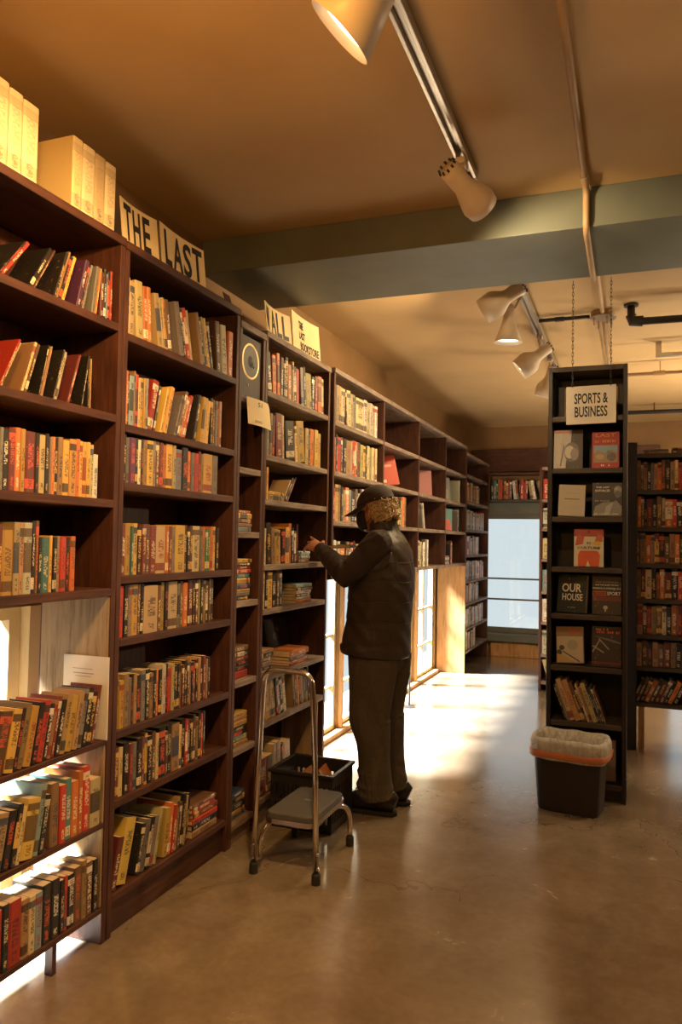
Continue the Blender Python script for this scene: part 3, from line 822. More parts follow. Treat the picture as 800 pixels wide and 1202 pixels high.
face_book('face-out book of white cloth folds and a dark fist, beside red book', -.365, 4.70, ST[1], .165, .232, .03, (.07, .05, .045),
          [(rc(0, 0, .42, 1), (.62, .57, .5)), ([(.4, 0), (.46, .3), (.58, .62), (.62, 1), (.3, 1), (.22, .4)], (.55, .5, .44)), (rc(0, .92, .5, 1), (.5, .17, .07)),
           (el(.62, .42, .26, .26), (.13, .1, .09)), (el(.55, .42, .17, .17), (.6, .55, .48)), (el(.72, .36, .14, .16), (.24, .19, .17)), ([(.22, .05), (.26, .05), (.38, .6), (.34, .6)], (.06, .05, .05))],
          (), 8, spine=(.6, .55, .5))
face_book('red face-out book with a small town picture and lettering', -.155, 4.70, ST[1], .15, .215, .028, (.42, .02, .015),
          [(rc(.06, .14, .94, .62), (.2, .33, .42)), ([(.06, .14), (.94, .14), (.94, .42), (.7, .5), (.45, .4), (.2, .5), (.06, .4)], (.3, .17, .07)), (el(.3, .3, .16, .07), (.42, .3, .14)), (el(.72, .3, .17, .12), (.08, .06, .05)), (el(.62, .42, .08, .06), (.1, .14, .06))],
          [('LAST', .5, .9, .74, .1, INK['orange']), ('~', .5, .73, .8, .07, INK['orange']), ('~', .5, .06, .34, .05, INK['white'])], 8)
face_book('pale beige face-out book with one dark line, above red-splashed cover', -.345, 4.70, ST[2], .15, .188, .022, (.58, .52, .42),
          [(rc(.22, .53, .78, .555), (.12, .05, .03)), (rc(.25, .72, .75, .735), (.45, .4, .33)), (rc(.2, .3, .8, .312), (.45, .4, .33)), (rc(.2, .24, .8, .252), (.45, .4, .33))], (), 9, 4, 2)
face_book('black face-out book with a bare-shouldered grey figure', -.145, 4.70, ST[2], .165, .2, .028, (.03, .026, .026),
          [([(.02, .02), (.98, .02), (.98, .3), (.8, .48), (.7, .44), (.35, .42), (.1, .3)], (.2, .2, .19)), ([(.4, .05), (.46, .3), (.7, .42), (.66, .3), (.56, .05)], (.36, .36, .34)), (el(.85, .78, .13, .13), (.24, .23, .22)), (el(.86, .66, .12, .1), (.1, .1, .1)), (el(.8, .82, .06, .03), (.4, .39, .37))],
          [('THE LAST', .35, .86, .46, .05, INK['white']), ('ENFORCER', .35, .76, .5, .07, INK['white']), ('~', .33, .46, .5, .045, INK['dim']), ('~', .48, .07, .8, .035, INK['white'])], 8)
face_book('cream face-out book splashed with red, alone on its shelf', -.245, 4.70, ST[3], .165, .222, .026, (.68, .6, .45),
          [(rc(.0, .8, 1, 1), (.42, .05, .03)), ([(.04, .55), (.3, .6), (.36, .82), (.1, .82)], (.5, .09, .05)), ([(.7, .66), (.97, .66), (.97, .84), (.75, .82)], (.55, .12, .05)), (el(.78, .62, .13, .06), (.66, .42, .05)),
           ([(.14, 0), (.84, 0), (.88, .3), (.8, .42), (.2, .42), (.14, .3)], (.66, .1, .03)), ([(.4, 0), (.55, 0), (.47, .16)], (.72, .66, .52))],
          [('A', .5, .93, .08, .06, INK['black']), ('& A', .5, .63, .14, .06, INK['black']), ('CULTURE', .5, .5, .76, .06, INK['black']), ('~', .5, .4, .5, .05, INK['red']), ('~', .5, .26, .36, .06, INK['red'])], 8, 3)
face_book('dark green-black face-out book lettered OUR HOUSE, pale spine showing', -.345, 4.71, ST[4], .17, .225, .04, (.022, .032, .03),
          [(el(.2, .96, .2, .04), (.06, .08, .09)), (rc(.1, .74, .9, .76), (.1, .07, .04))],
          [('OUR', .5, .64, .68, .22, INK['white']), ('HOUSE', .54, .4, .72, .18, INK['white']), ('~', .56, .13, .34, .03, INK['dim'])], 9, -16, spine=(.36, .38, .36))
face_book('black face-out book with red and white lettering BLOOD SPORT', -.145, 4.70, ST[4], .16, .235, .026, (.035, .022, .02),
          [(rc(.0, .33, 1, .44), (.14, .02, .015)), (rc(.02, .46, .48, .57), (.5, .1, .06)), (el(.46, .17, .08, .05), (.4, .38, .36)), (rc(.43, .07, .48, .14), (.4, .38, .36))],
          [('ALEX RODRIGUEZ', .5, .8, .8, .035, INK['dim']), ('AND THE QUEST TO END', .5, .72, .8, .035, INK['white']), ("BASEBALL'S STEROID ERA", .5, .64, .96, .04, INK['white']), ('BLOOD', .25, .515, .42, .075, INK['black']), ('SPORT', .74, .515, .46, .085, INK['white'])], 8)
face_book('tan face-out book with an ink-sketched figure on pale paper', -.345, 4.71, ST[5], .155, .212, .028, (.3, .19, .11),
          [(rc(.02, .02, .98, .73), (.5, .44, .33)), (el(.2, .42, .1, .07), (.06, .05, .05)), (el(.1, .28, .1, .09), (.07, .05, .05)), ([(.2, .32), (.24, .34), (.86, .06), (.84, .03)], (.09, .07, .06)), (el(.6, .5, .2, .14), (.36, .34, .28)), ([(.02, .02), (.7, .02), (.3, .2), (.02, .26)], (.5, .36, .17))],
          [('~', .65, .86, .42, .07, INK['red'])], 10, -4, -3)
face_book('black face-out book with pale crossing strokes and a red foot band', -.145, 4.70, ST[5], .16, .228, .026, (.03, .02, .018),
          [(rc(.0, .06, 1, .12), (.16, .02, .02)), ([(.0, .5), (.05, .52), (.42, .36), (.4, .33)], (.3, .26, .22)), ([(.0, .36), (.04, .34), (.3, .66), (.26, .68)], (.3, .26, .22)), ([(.22, .68), (.26, .7), (.6, .44), (.57, .42)], (.3, .26, .22)), ([(.05, .76), (.6, .7), (.98, .62), (.98, .58), (.5, .66)], (.14, .12, .1))],
          [('~', .38, .93, .5, .05, INK['orange']), ('~', .56, .86, .8, .06, INK['red'])], 8)
face_book('dark face-out book low behind the bin, with a tan edge', -.17, 4.71, ST[7], .16, .235, .03, (.03, .022, .02), [(rc(.62, .02, .98, .98), (.3, .2, .13))],
          [('~', .3, .32, .4, .05, INK['dim'])], 8)
# face-out books in the pigeonholes
face_book('red shiny face-out book leaning in the pigeonhole right of the cap', 6.0, FX-.12, ET[1], .22, .25, .03, (.5, .05, .02), [(rc(.1, .1, .5, .2), (.7, .55, .3)), (rc(.12, .62, .8, .7), (.6, .2, .08))], (), 12, -50, -8, axis='y')
face_book('pinkish maroon face-out book in a pigeonhole right of the red book', 7.12, FX-.13, ET[1], .22, .25, .035, (.32, .10, .10), (), (), 8, -52, axis='y')
face_book('grey picture book standing in the fourth pigeonhole column', 7.90, FX-.13, ET[1], .23, .25, .03, (.16, .17, .18), [(rc(.1, .1, .9, .5), (.3, .25, .15)), (el(.5, .6, .3, .2), (.08, .08, .09))], (), 9, -52, axis='y')
face_book('teal and red face-out book with red lower half, far pigeonhole', 7.95, FX-.12, ET[2], .22, .235, .03, (.08, .25, .24), [([(0, 0), (1, 0), (.85, .5), (0, .5)], (.52, .06, .03))], (), 10, -52, 5, axis='y')
face_book('dark picture leaning at back of lower shelf under the man\'s hand', 4.17, FX-.19, DT[5], .3, .235, .012, (.025, .018, .016), [(el(.4, .55, .12, .1), (.16, .09, .05)), (el(.52, .72, .07, .07), (.2, .12, .07)), (rc(.05, .05, .95, .09), (.08, .05, .03))], (), 12, axis='y')

# oversize cream volumes on top of the left-edge bookcase
def top_vol(y0, t, h, d, label, col=(.74, .6, .36), x=FX-.01):
    b = dict(aff=(y0, .0005, 1, 0, 0, 1), axis='y', line=x, z=2.562, t=t, h=h, d=d, col=col, ink=(.55, .42, .24), rnd=.02, hard=True)
    mc, mp = MB(), MB(); bk_mesh(mc, mp, b)
    o = tag(obj('large_volume', mc, M['cover'], base=bk_point(b, 0, 0, 0)), label, 'book', 'big cream volumes on top of the left-edge bookcase')
    obj('page_block', mp, M['pages'], o)
for y0, t, h, lb in ((1.70, .065, .262, 'big cream volume on bookcase top, cut by the left frame edge'), (1.767, .055, .255, 'big cream volume on bookcase top, middle of the three at left frame edge'),
                 (1.824, .066, .25, 'big cream volume on bookcase top, just left of the gap')):
    top_vol(y0, t, h, .26, lb)
for y0, t, h, lb in ((2.05, .05, .25, 'big yellowed volume on bookcase top, right of the gap, its side showing'), (2.102, .062, .248, 'big cream volume on bookcase top, second right of the gap'),
                 (2.166, .055, .245, 'big tan volume on bookcase top, third right of the gap'), (2.223, .058, .242, 'big cream volume on bookcase top, next to the first lettered card')):
    top_vol(y0, t, h, .27, lb, (.72, .56, .27) if y0 < 2.08 else ((.5, .38, .2) if 2.15 < y0 < 2.2 else (.74, .6, .36)))

# ------------------------------------------------------------------ lettered cards
def card(name, label, y0, y1, z0, z1, lines, x=FX-.03, bow=.03, tilt=0, mat='card', fanlines=None, lean=.02, depth=.004):
    cy, w, h = (y0+y1)/2, y1-y0, z1-z0
    r = thing(name, label, 'sign', (x, cy, z0))
    bend = lambda px, py: bow*((px/(w/2))**2)-lean*(py/h+.5)
    F = frame((x, cy, (z0+z1)/2), (0, 1, tilt), (0, -tilt, 1))
    mb = MB(); n = 12; rs = []
    for i in range(n+1):
        px = -w/2+w*i/n
        rs.append([F @ Vector((px, py, bend(px, py)+e)) for py, e in ((-h/2, 0), (h/2, 0), (h/2, -depth), (-h/2, -depth))])
    mb.rings(rs); obj('card_sheet', mb, M[mat], r)
    for (s, px, py, tw, th) in lines:
        m4 = F @ Matrix.Translation((px*w, py*h, 0))
        text_obj('lettering', s, tw*w, th*h, M['ink'], m4, r, .02, (lambda px_, py_, a=px*w, b_=py*h: bend(a+px_, b_+py_)+.0015))
    return r
zt = 2.5575
card('letter_card', 'yellowed curled card lettered THE, on the second bookcase from left', 2.342, 2.578, zt, 2.735, [('T', -.30, .02, .22, .8), ('H', -.04, .0, .20, .8), ('E', .22, -.0, .18, .8)], bow=.012)
card('letter_card', 'yellowed curled card of four black letters, right of the THE card', 2.60, 2.94, zt, 2.742, [('L', -.33, -.0, .16, .8), ('A', -.1, -.0, .22, .78), ('S', .12, -.0, .18, .8), ('T', .34, .02, .2, .8)], bow=.012)
obj_y = [(3.545, -.09, 2.535), ]
card('letter_card', 'curled card lettered WALL above the bookcase the man reaches into', 3.535, 3.845, 2.5335, 2.700, [('W', -.36, .0, .17, .78), ('A', -.1, .0, .2, .78), ('L', .12, .0, .17, .78), ('L', .33, .0, .17, .78)], bow=.02)
card('letter_card', 'yellow card with three small lines of print, beside the WALL card', 3.875, 4.275, 2.5335, 2.755, [('THE', -.12, .25, .17, .2), ('LAST', -.09, -.02, .22, .2), ('BOOKSTORE', .14, -.3, .62, .22)], bow=.015)
card('wood_tag', 'small dark wooden tag standing at right end of second bookcase top', 3.14, 3.2, 2.5585, 2.62, [], mat='wood_v', bow=.002)
# white card by the window books
wc = thing('white_card', 'white card propped at the end of the books beside the daylit window', 'card', (-1.9, 2.293, .726))
obj('card_sheet', MB().box(-1.955, FX+.012, 2.2925, 2.2965, .7265, 1.02), M['white_card'], wc)
obj('print_lines', MB().box(-1.91, -1.82, 2.2917, 2.2922, .955, .958).box(-1.90, -1.83, 2.2917, 2.2922, .945, .947).box(-1.915, -1.825, 2.2917, 2.2922, .972, .974), M['faint_ink'], wc)

# loudspeaker with paper notice
sp = thing('loudspeaker', 'dark loudspeaker with one gold-ringed cone at top of the narrow bookcase', 'loudspeaker', (-1.9, 3.367, 2.151))
obj('cabinet', box(-2.06, FX-.012, 3.258, 3.476, 2.151, 2.455), M['speaker'], sp, bevel=.004)
obj('cone_ring', MB().lathe([(.078, 0), (.084, .004), (.091, 0)], (FX-.012, 3.362, 2.335), (1, 0, 0), 32), M['brass'], sp, smooth=True)
obj('cone', MB().lathe([(.0785, .0015), (.03, .0006), (.028, .001), (.02, .006), (0, .009)], (FX-.012, 3.362, 2.335), (1, 0, 0), 32), M['black_cone'], sp, smooth=True)
for yy in (3.335, 3.395):
    obj('screw', MB().lathe([(.006, 0), (.005, .004), (0, .005)], (FX-.012, yy, 2.215 if yy < 3.35 else 2.31), (1, 0, 0), 12), M['metal'], sp, smooth=True)
pn = thing('paper_notice', 'curled yellow paper notice hung on shelf edge below the loudspeaker', 'notice', (FX+.02, 3.41, 2.02))
rs = []; n = 10
for i in range(n+1):
    y = 3.285+.25*i/n; x = FX+.012+.012*sin(i/n*PI)
    z0, z1 = 2.015, 2.148
    if i == 0: z0 += .0
    if i == n: z1 -= .02
    rs.append([(x+.012*1, y, z0), (x, y, z1), (x-.0015, y, z1), (x+.0105, y, z0)])
obj('paper_sheet', MB().rings(rs), M['card'], pn)
text_obj('lettering', '51', .04, .022, M['ink'], frame((FX+.0275, 3.40, 2.122), (0, 1, 0), (0, 0, 1)), pn, .0)
text_obj('lettering', 'BOOKS', .07, .014, M['faint_ink'], frame((FX+.037, 3.37, 2.033), (0, 1, 0), (0, 0, 1)), pn, .0)

# grey board leaning at the foot of the reached-into bookcase
gb = tag(obj('grey_board', MB().box(-2.02, FX-.02, 4.33, 4.345, .1365, .475).box(-2.0, FX-.04, 4.327, 4.3295, .16, .45), M['grey_wood'], base=(-1.9, 4.337, .1365)), 'grey board leaning in the lowest shelf beside the window', 'board')

# ------------------------------------------------------------------ hanging sign
hs = thing('hanging_sign', 'cream sign reading SPORTS & BUSINESS hung on two chains', 'sign', (-.233, 4.62, 2.155))
F = frame((-.233, 4.62, 2.27), (1, 0, .012), (0, 0, 1))
obj('sign_board', MB().box(-.137, .137, -.113, .108, -.006, 0, F), M['white_card'], hs, bevel=.001)
text_obj('lettering', 'SPORTS &', .185, .062, M['ink'], F @ Matrix.Translation((0, .035, .0005)), hs, .02)
text_obj('lettering', 'BUSINESS', .18, .062, M['ink'], F @ Matrix.Translation((0, -.042, .0005)), hs, .02)
def chain(x, y, z0, z1):
    mb = MB(); n = int((z1-z0)/.022)
    for i in range(n):
        z = z0+(z1-z0)*(i+.5)/n; a = (i % 2)*PI/2; L = (z1-z0)/n*.68; pts = []
        for j in range(10):
            q = 2*PI*j/10; pts.append(Vector((x+cos(a)*.0048*cos(q), y+sin(a)*.0048*cos(q), z+L*sin(q))))
        rs = []
        for j in range(10):
            t = (pts[(j+1) % 10]-pts[j-1]).normalized(); nn = Vector((-sin(a), cos(a), 0)); bn = t.cross(nn)
            rs.append([pts[j]+nn*.0015*cos(k*2*PI/5)+bn*.0015*sin(k*2*PI/5) for k in range(5)])
        mb.rings(rs, closed=True)
    return mb
for x in (-.335, -.125):
    obj('chain', chain(x, 4.61, 2.375, 2.998), M['pipe_black'], hs)

# ------------------------------------------------------------------ track lighting and pipes
def track(label, y0, y1, x=-.637):
    r = thing('light_track', label, 'light track', (x, (y0+y1)/2, 2.97), 'ceiling light tracks')
    obj('rail', MB().box(x-.026, x-.012, y0, y1, 2.962, 2.999).box(x+.012, x+.026, y0, y1, 2.962, 2.999).box(x-.012, x+.012, y0, y1, 2.985, 2.999), M['metal'], r, bevel=.002)
    for y in (y0, y1-.02): obj('end_cap', MB().box(x-.027, x+.027, y-.001, y+.021, 2.96, 2.9985), M['lamp_white'], r)
    return r
track('grey metal light track on ceiling in front of the beam', .3, 3.12)
track('grey metal light track on ceiling beyond the beam', 4.16, 6.95)
def spot(label, y, head, aim, kind='can', lit=True, x=-.637, energy=0, size=150, blend=.6, col=(1, .70, .36), r=.09, L=.2, rad_=.04):
    h, a = Vector(head), Vector(aim).normalized()
    t = thing('track_spotlight', label, 'spotlight', (x, y, 2.955), 'spotlights on the ceiling tracks')
    obj('adapter', MB().box(x-.02, x+.02, y-.035, y+.035, 2.935, 2.960).lathe([(.012, 0), (.012, .03)], (x, y, 2.905), (0, 0, 1), 14, True), M['lamp_white'], t, bevel=.003)
    obj('stem', MB().tube([(x, y, 2.91), Vector((x, y, 2.88))*.6+(h-a*.02)*.4, h-a*.02], .008, 10), M['lamp_white'], t, smooth=True)
    # head: h = middle of the neck, opening along a
    if kind == 'cone':
        pr = [(.002, -.06), (.028, -.058), (.034, -.03), (.036, .02), (r*.62, .09), (r, L), (r-.003, L), (r*.6, .092), (.03, .03), (.0, .028)]
    else:
        pr = [(.002, -.09), (.034, -.088), (.040, -.08), (.040, .01), (.047, .03), (r, .075), (r+.006, .10), (r, L), (r-.006, L), (r-.006, .1), (.04, .04), (.0, .035)]
    obj('shade', MB().lathe(pr, h, a, 32), M['lamp_white'], t, smooth=True)
    if kind == 'can':
        mb = MB()
        q = a.orthogonal().normalized(); q2 = a.cross(q)
        for k in range(10):
            d = q*cos(2*PI*k/10)+q2*sin(2*PI*k/10)
            mb.tube([h-a*.088+d*.037, h-a*.100+d*.034], .0045, 6)
        obj('vent_ring', mb, M['pipe_black'], t)
    bl = MB().lathe([(0.001, L-.055), (.022, L-.05), (.034, L-.036), (.036, L-.025), (.028, L-.014), (0.001, L-.008)], h, a, 24)
    if kind == 'cone' and lit: bl = MB().lathe([(.001, L-.030), (r*.78, L-.03), (r*.8, L-.022), (.001, L-.016)], h, a, 28)
    obj('bulb', bl, M['lamp_glow'] if lit else M['bulb_dim'], t, smooth=True)
    if energy:
        l = bpy.data.lights.new('spot_beam', 'SPOT'); l.energy = energy; l.color = col; l.spot_size = rad(size); l.spot_blend = blend; l.shadow_soft_size = rad_
        o = bpy.data.objects.new('spot_beam', l); COL.objects.link(o)
        o.location = h+a*(L+.012); o.rotation_euler = a.to_track_quat('-Z', 'Y').to_euler(); o.parent = None
    return t
spot('near cone spotlight glowing at top of frame, turned to the left shelves', 1.66, (-.53, 1.70, 2.83), (-.72, .0, -.68), 'cone', True, energy=150, size=112, blend=.5, col=(1, .58, .22), r=.095, L=.2)
spot('white can spotlight at end of the near track, turned away', 2.93, (-.615, 2.84, 2.82), (.45, .75, -.42), 'can', True, energy=34, size=120, r=.062, L=.135)
spot('tilted can spotlight beyond the beam, paired with a lit cone', 4.36, (-.665, 4.36, 2.87), (-.83, .10, -.42), 'can', True, energy=70, size=130, r=.075, L=.17)
spot('lit cone spotlight hanging straight down beyond the beam', 4.58, (-.70, 4.60, 2.83), (-.04, .02, -1), 'cone', True, energy=38, size=140, r=.085, L=.17)
spot('pale can spotlight pointing left, middle of the far track', 5.62, (-.64, 5.64, 2.83), (-.72, -.1, -.55), 'can', True, energy=45, size=140, r=.08, L=.18)
spot('farthest can spotlight, half hidden by the display case', 6.35, (-.64, 6.38, 2.82), (-.3, .1, -.9), 'can', True, energy=45, size=140, r=.075, L=.17)

def pipe(label, pts, r, mat, extra=None, cat='pipe', name='ceiling_pipe', group=None):
    t = thing(name, label, cat, pts[0], group)
    obj('tube', MB().tube(pts, r, 14), mat, t, smooth=True)
    if extra:
        for nm, mb in extra: obj(nm, mb, mat, t, smooth=False)
    return t
cx_ = -.195
pts = [(cx_, .2, 2.980), (cx_, 3.33, 2.980)]+arc((cx_, 3.33, 2.980), (cx_, 3.39, 2.980), (cx_, 3.39, 2.92))[1:]+arc((cx_, 3.39, 2.86), (cx_, 3.39, 2.806), (cx_, 3.45, 2.806))+[(cx_, 4.02, 2.806)]+arc((cx_, 4.02, 2.806), (cx_, 4.08, 2.806), (cx_, 4.08, 2.86))[1:]+arc((cx_, 4.08, 2.92), (cx_, 4.08, 2.975), (cx_, 4.14, 2.975))+[(cx_, 5.2, 2.975)]
ct = pipe('tan conduit running along the ceiling and bent around the beam', pts, .014, M['pipe_tan'], [('coupling', MB().tube([(cx_, 3.25, 2.98), (cx_, 3.31, 2.98)], .018, 14))], 'conduit', 'conduit')
fb = thing('junction_box', 'round ceiling junction box above the hanging sign, with conduits', 'junction box', (cx_, 5.27, 2.97))
obj('box_body', MB().lathe([(.07, 0), (.075, .01), (.075, .035), (.03, .04)], (cx_, 5.28, 2.96), (0, 0, 1), 24, True), M['pipe_tan'], fb, smooth=False)
obj('cover_plate', MB().lathe([(.001, 0), (.085, 0), (.085, .006), (.001, .006)], (cx_, 5.28, 2.953), (0, 0, 1), 24), M['metal'], fb)
for k in range(4):
    a = k*PI/2+.5; obj('bracket', MB().box(-.006, .006, -.004, .004, -.05, 0, Matrix.Translation((cx_+cos(a)*.06, 5.28+sin(a)*.06, 2.952))), M['metal'], fb)
pipe('dark conduit crossing from far light track to junction box', [(-.605, 5.28, 2.972), (-.277, 5.28, 2.972)], .013, M['pipe_black'], [('coupling', MB().tube([(-.50, 5.28, 2.972), (-.44, 5.28, 2.972)], .017, 14))], 'conduit', 'conduit')
pipe('tan conduit leading from junction box towards the end wall', [(cx_, 5.362, 2.975), (cx_, 9.9, 2.975)], .014, M['pipe_tan'], None, 'conduit', 'conduit')
pipe('black iron pipe with an elbow, right of the sign chains', [(-.02, 5.17, 2.9985), (-.02, 5.17, 2.93)]+arc((-.02, 5.17, 2.93), (-.02, 5.17, 2.885), (.03, 5.175, 2.885), 6)[1:]+[(2.5, 5.30, 2.885)], .024, M['pipe_black'],
     [('elbow', MB().tube([(-.02, 5.17, 2.925), (-.015, 5.17, 2.89), (.05, 5.174, 2.885)], .034, 14)), ('flange', MB().lathe([(.045, 0), (.045, .012)], (-.02, 5.17, 2.985), (0, 0, 1), 20, True))])
pipe('thin tan conduit crossing ceiling behind the black pipe', [(-.15, 6.85, 2.90), (2.6, 6.80, 2.90)], .014, M['pipe_tan'], [('coupling', MB().tube([(.15, 6.845, 2.90), (.24, 6.843, 2.90)], .022, 14)), ('hanger', MB().tube([(.2, 6.843, 2.915), (.2, 6.843, 2.9985)], .004, 8))], 'conduit', 'conduit')
pipe('black pipe farthest back, crossing low under the ceiling', [(-.25, 8.8, 2.9), (2.8, 8.82, 2.9)], .022, M['pipe_black'], [('hanger', MB().tube([(.2, 8.8, 2.923), (.2, 8.8, 2.9985)], .006, 8))])
ft = thing('fluorescent_fixture', 'pale slim ceiling fixture at right, above the crossing conduit', 'light fixture', (.7, 6.2, 2.9))
obj('channel', box(.15, 1.4, 6.165, 6.215, 2.885, 2.91), M['metal'], ft, bevel=.002)
obj('bracket', box(.15, .19, 6.17, 6.21, 2.9105, 2.9985), M['metal'], ft); obj('bracket', box(1.3, 1.34, 6.17, 6.21, 2.9105, 2.9985), M['metal'], ft)

# added fill lamps, unseen, that brighten ceiling and floor in place of shop lighting
for (x, y, z, e, s_) in ((1.9, 1.4, 2.5, 17, .08), (2.2, 6.2, 2.2, 170, .08), (1.0, -1.5, 2.6, 14, .08), (1.0, 7.3, 1.8, 120, .08), (-.95, .95, 2.55, 44, .08)):
    l = bpy.data.lights.new('fill_lamp', 'POINT'); l.energy = e; l.color = (1, .46, .09) if x < 0 else (1, .77, .48); l.shadow_soft_size = s_
    o = bpy.data.objects.new('fill_lamp', l); COL.objects.link(o); o.location = (x, y, z)

# ------------------------------------------------------------------ step stool
def stool():
    r = thing('step_stool', 'chrome step stool with tall hoop handle and grey rubber tread', 'step stool', (-1.39, 3.27, 0))
    rt = .0125
    xl, xr, yn, yf = -1.545, -1.25, 3.055, 3.49
    xa, xb = -1.515, -1.285
    # hoop
    hoop = [(xl, yn, .03), (xl+.012, yn, .45), (xa-.005, yn, .80)]+arc((xa-.003, yn, .82), (xa, yn, .885), (xa+.07, yn, .885), 8)+arc((xb-.07, yn, .885), (xb, yn, .885), (xb+.003, yn, .82), 8)+[(xb+.005, yn, .80), (xr-.012, yn, .45), (xr, yn, .03)]
    obj('handle', MB().tube(hoop, rt, 14), M['chrome'], r, smooth=True)
    # seat tread: rounded slab
    sx0, sx1, sy0, sy1, z0, z1 = -1.512, -1.283, 3.085, 3.475, .232, .258
    def rr(x0, x1, y0, y1, q, n=5):
        out = []
        for cx, cy, a0 in ((x1-q, y1-q, 0), (x0+q, y1-q, 90), (x0+q, y0+q, 180), (x1-q, y0+q, 270)):
            for i in range(n+1):
                a = rad(a0+90*i/n); out.append((cx+q*cos(a), cy+q*sin(a)))
        return out
    P = rr(sx0, sx1, sy0, sy1, .04)
    obj('tread', MB().rings([[(x, y, z0) for x, y in P], [(x, y, z1) for x, y in P]]), M['mat_grey'], r, bevel=.004)
    P2 = rr(sx0-.007, sx1+.007, sy0-.007, sy1+.007, .045)
    obj('seat_rim', MB().rings([[(x, y, z) for x, y in q] for q, z in ((P2, .214), (P2, .236), (P, .236), (P, .2315), (rr(sx0+.01, sx1-.01, sy0+.01, sy1-.01, .035), .2315), (rr(sx0+.01, sx1-.01, sy0+.01, sy1-.01, .035), .214))], closed=True), M['chrome'], r, smooth=False)
    # bent legs: from under the rim out and down to the floor
    for x0, x1, y0, y1 in ((sx0+.01, xl+.012, sy0+.06, 3.075), (sx1-.01, xr-.012, sy0+.06, 3.075)):
        obj('leg', MB().tube([(x0, y0+.08, .205), (x0, y0, .205)]+arc((x0, y0, .205), ((x0+x1)/2, y1+.012, .195), (x1, y1+.012, .12), 8)[1:]+[(x1, y1+.012, .06)], .010, 12), M['chrome'], r, smooth=True)
    for x0, x1 in ((sx0+.02, -1.548), (sx1-.02, -1.262)):
        l = obj('leg', MB().tube([(x0, 3.36, .205), (x0, 3.42, .205)]+arc((x0, 3.42, .205), (x1, 3.50, .205), (x1, 3.50, .10), 10)[1:]+[(x1, 3.503, .03)], rt, 14), M['chrome'], r, smooth=True)
        obj('rubber_foot', MB().lathe([(.019, .0005), (.019, .04), (.0145, .048)], (x1, 3.503, 0), (0, 0, 1), 18, True), M['rubber'], l)
    for x in (xl, xr):
        obj('rubber_foot', MB().lathe([(.019, .0005), (.019, .04), (.0145, .048)], (x, yn, 0), (0, 0, 1), 18, True), M['rubber'], r)
        for z in (.07, .13): obj('bolt', MB().lathe([(.0075, 0), (.006, .005), (0, .006)], (x+(.012 if x > -1.4 else -.0), yn-.0125, z), (0, -1, 0), 10), M['chrome'], r)
    obj('tread_mark', MB().prism(el(0, 0, .018, .01), Matrix.Translation((-1.40, 3.30, .2585)), .0006), M['metal'], r)
stool()

# ------------------------------------------------------------------ crate of books
def crate():
    x0, x1, y0, y1, h, t = -1.735, -1.375, 3.565, 3.885, .275, .008
    r = thing('plastic_crate', 'black plastic crate with slotted walls on floor behind the step stool', 'crate', ((x0+x1)/2, (y0+y1)/2, 0))
    obj('crate_base', box(x0+.02, x1-.02, y0+.02, y1-.02, .001, .012), M['black_plastic'], r)
    def wall(ax, p, a0, a1, s):
        mb = MB()
        def b(u0, u1, z0, z1):
            if ax == 'x': mb.box(min(p, p+s*t), max(p, p+s*t), u0, u1, z0, z1)
            else: mb.box(u0, u1, min(p, p+s*t), max(p, p+s*t), z0, z1)
        b(a0, a1, .0125, .05); b(a0, a1, .225, h); b(a0, a1, .13, .145)
        n = int((a1-a0)/.028)
        for i in range(n+1):
            u = a0+(a1-a0-.012)*i/n; b(u, u+.012, .05, .13); b(u, u+.012, .145, .225)
        return mb
    for ax, p, a0, a1, s in (('x', x0+.012, y0+.012, y1-.012, 1), ('x', x1-.012, y0+.012, y1-.012, -1), ('y', y0+.012, x0+.021, x1-.021, 1), ('y', y1-.012, x0+.021, x1-.021, -1)):
        obj('crate_wall', wall(ax, p, a0, a1, s), M['black_plastic'], r)
    q = .022
    obj('rim', MB().box(x0, x1, y0, y0+q, h, h+.016).box(x0, x1, y1-q, y1, h, h+.016).box(x0, x0+q, y0+q, y1-q, h, h+.016).box(x1-q, x1, y0+q, y1-q, h, h+.016), M['black_plastic'], r, bevel=.003)
    for (cx, cy, z, yaw, c, lb, tl) in ((-1.60, 3.70, .0135, 20, (.45, .2, .08), 'orange brown book lying inside the black crate', 0), (-1.56, 3.735, .042, -25, (.6, .22, .07), 'bright orange book on top inside the black crate', 0), (-1.50, 3.66, .155, 60, (.55, .3, .12), '', 0))[:2]:
        K = Matrix.Translation((cx, cy, z)) @ Matrix.Rotation(rad(yaw), 4, 'Z')
        o = tag(obj('book', MB().box(-.055, .055, -.085, .085, 0, .0018, K, bc=c).box(-.055, .055, -.085, .085, .0242, .026, K, bc=c).box(-.055, -.053, -.085, .085, .0018, .0242, K, bc=c), M['cover'], base=(cx, cy, z)), lb, 'book')
        obj('page_block', MB().box(-.052, .053, -.083, .083, .0022, .0238, K), M['pages'], o)
    for k, (cx, cy, yaw, tilt) in enumerate(((-1.47, 3.74, 8, 60), (-1.57, 3.80, 4, 50))):
        K = Matrix.Translation((cx, cy, .205-k*.03)) @ Matrix.Rotation(rad(yaw), 4, 'Z') @ Matrix.Rotation(rad(tilt), 4, 'Y')
        c = (.58, .2, .06) if k == 0 else (.4, .17, .07)
        o = tag(obj('book', MB().box(-.085, .085, -.055, .055, 0, .0018, K, bc=c).box(-.085, .085, -.055, .055, .0142, .016, K, bc=c).box(-.085, -.083, -.055, .055, .0018, .0142, K, bc=c), M['cover'], base=K.translation),
                'orange book slanting up in the black crate, nearer the man' if k == 0 else 'brown book slanting in the black crate, nearer the shelves', 'book')
        obj('page_block', MB().box(-.082, .083, -.053, .053, .0022, .0138, K), M['pages'], o)
crate()

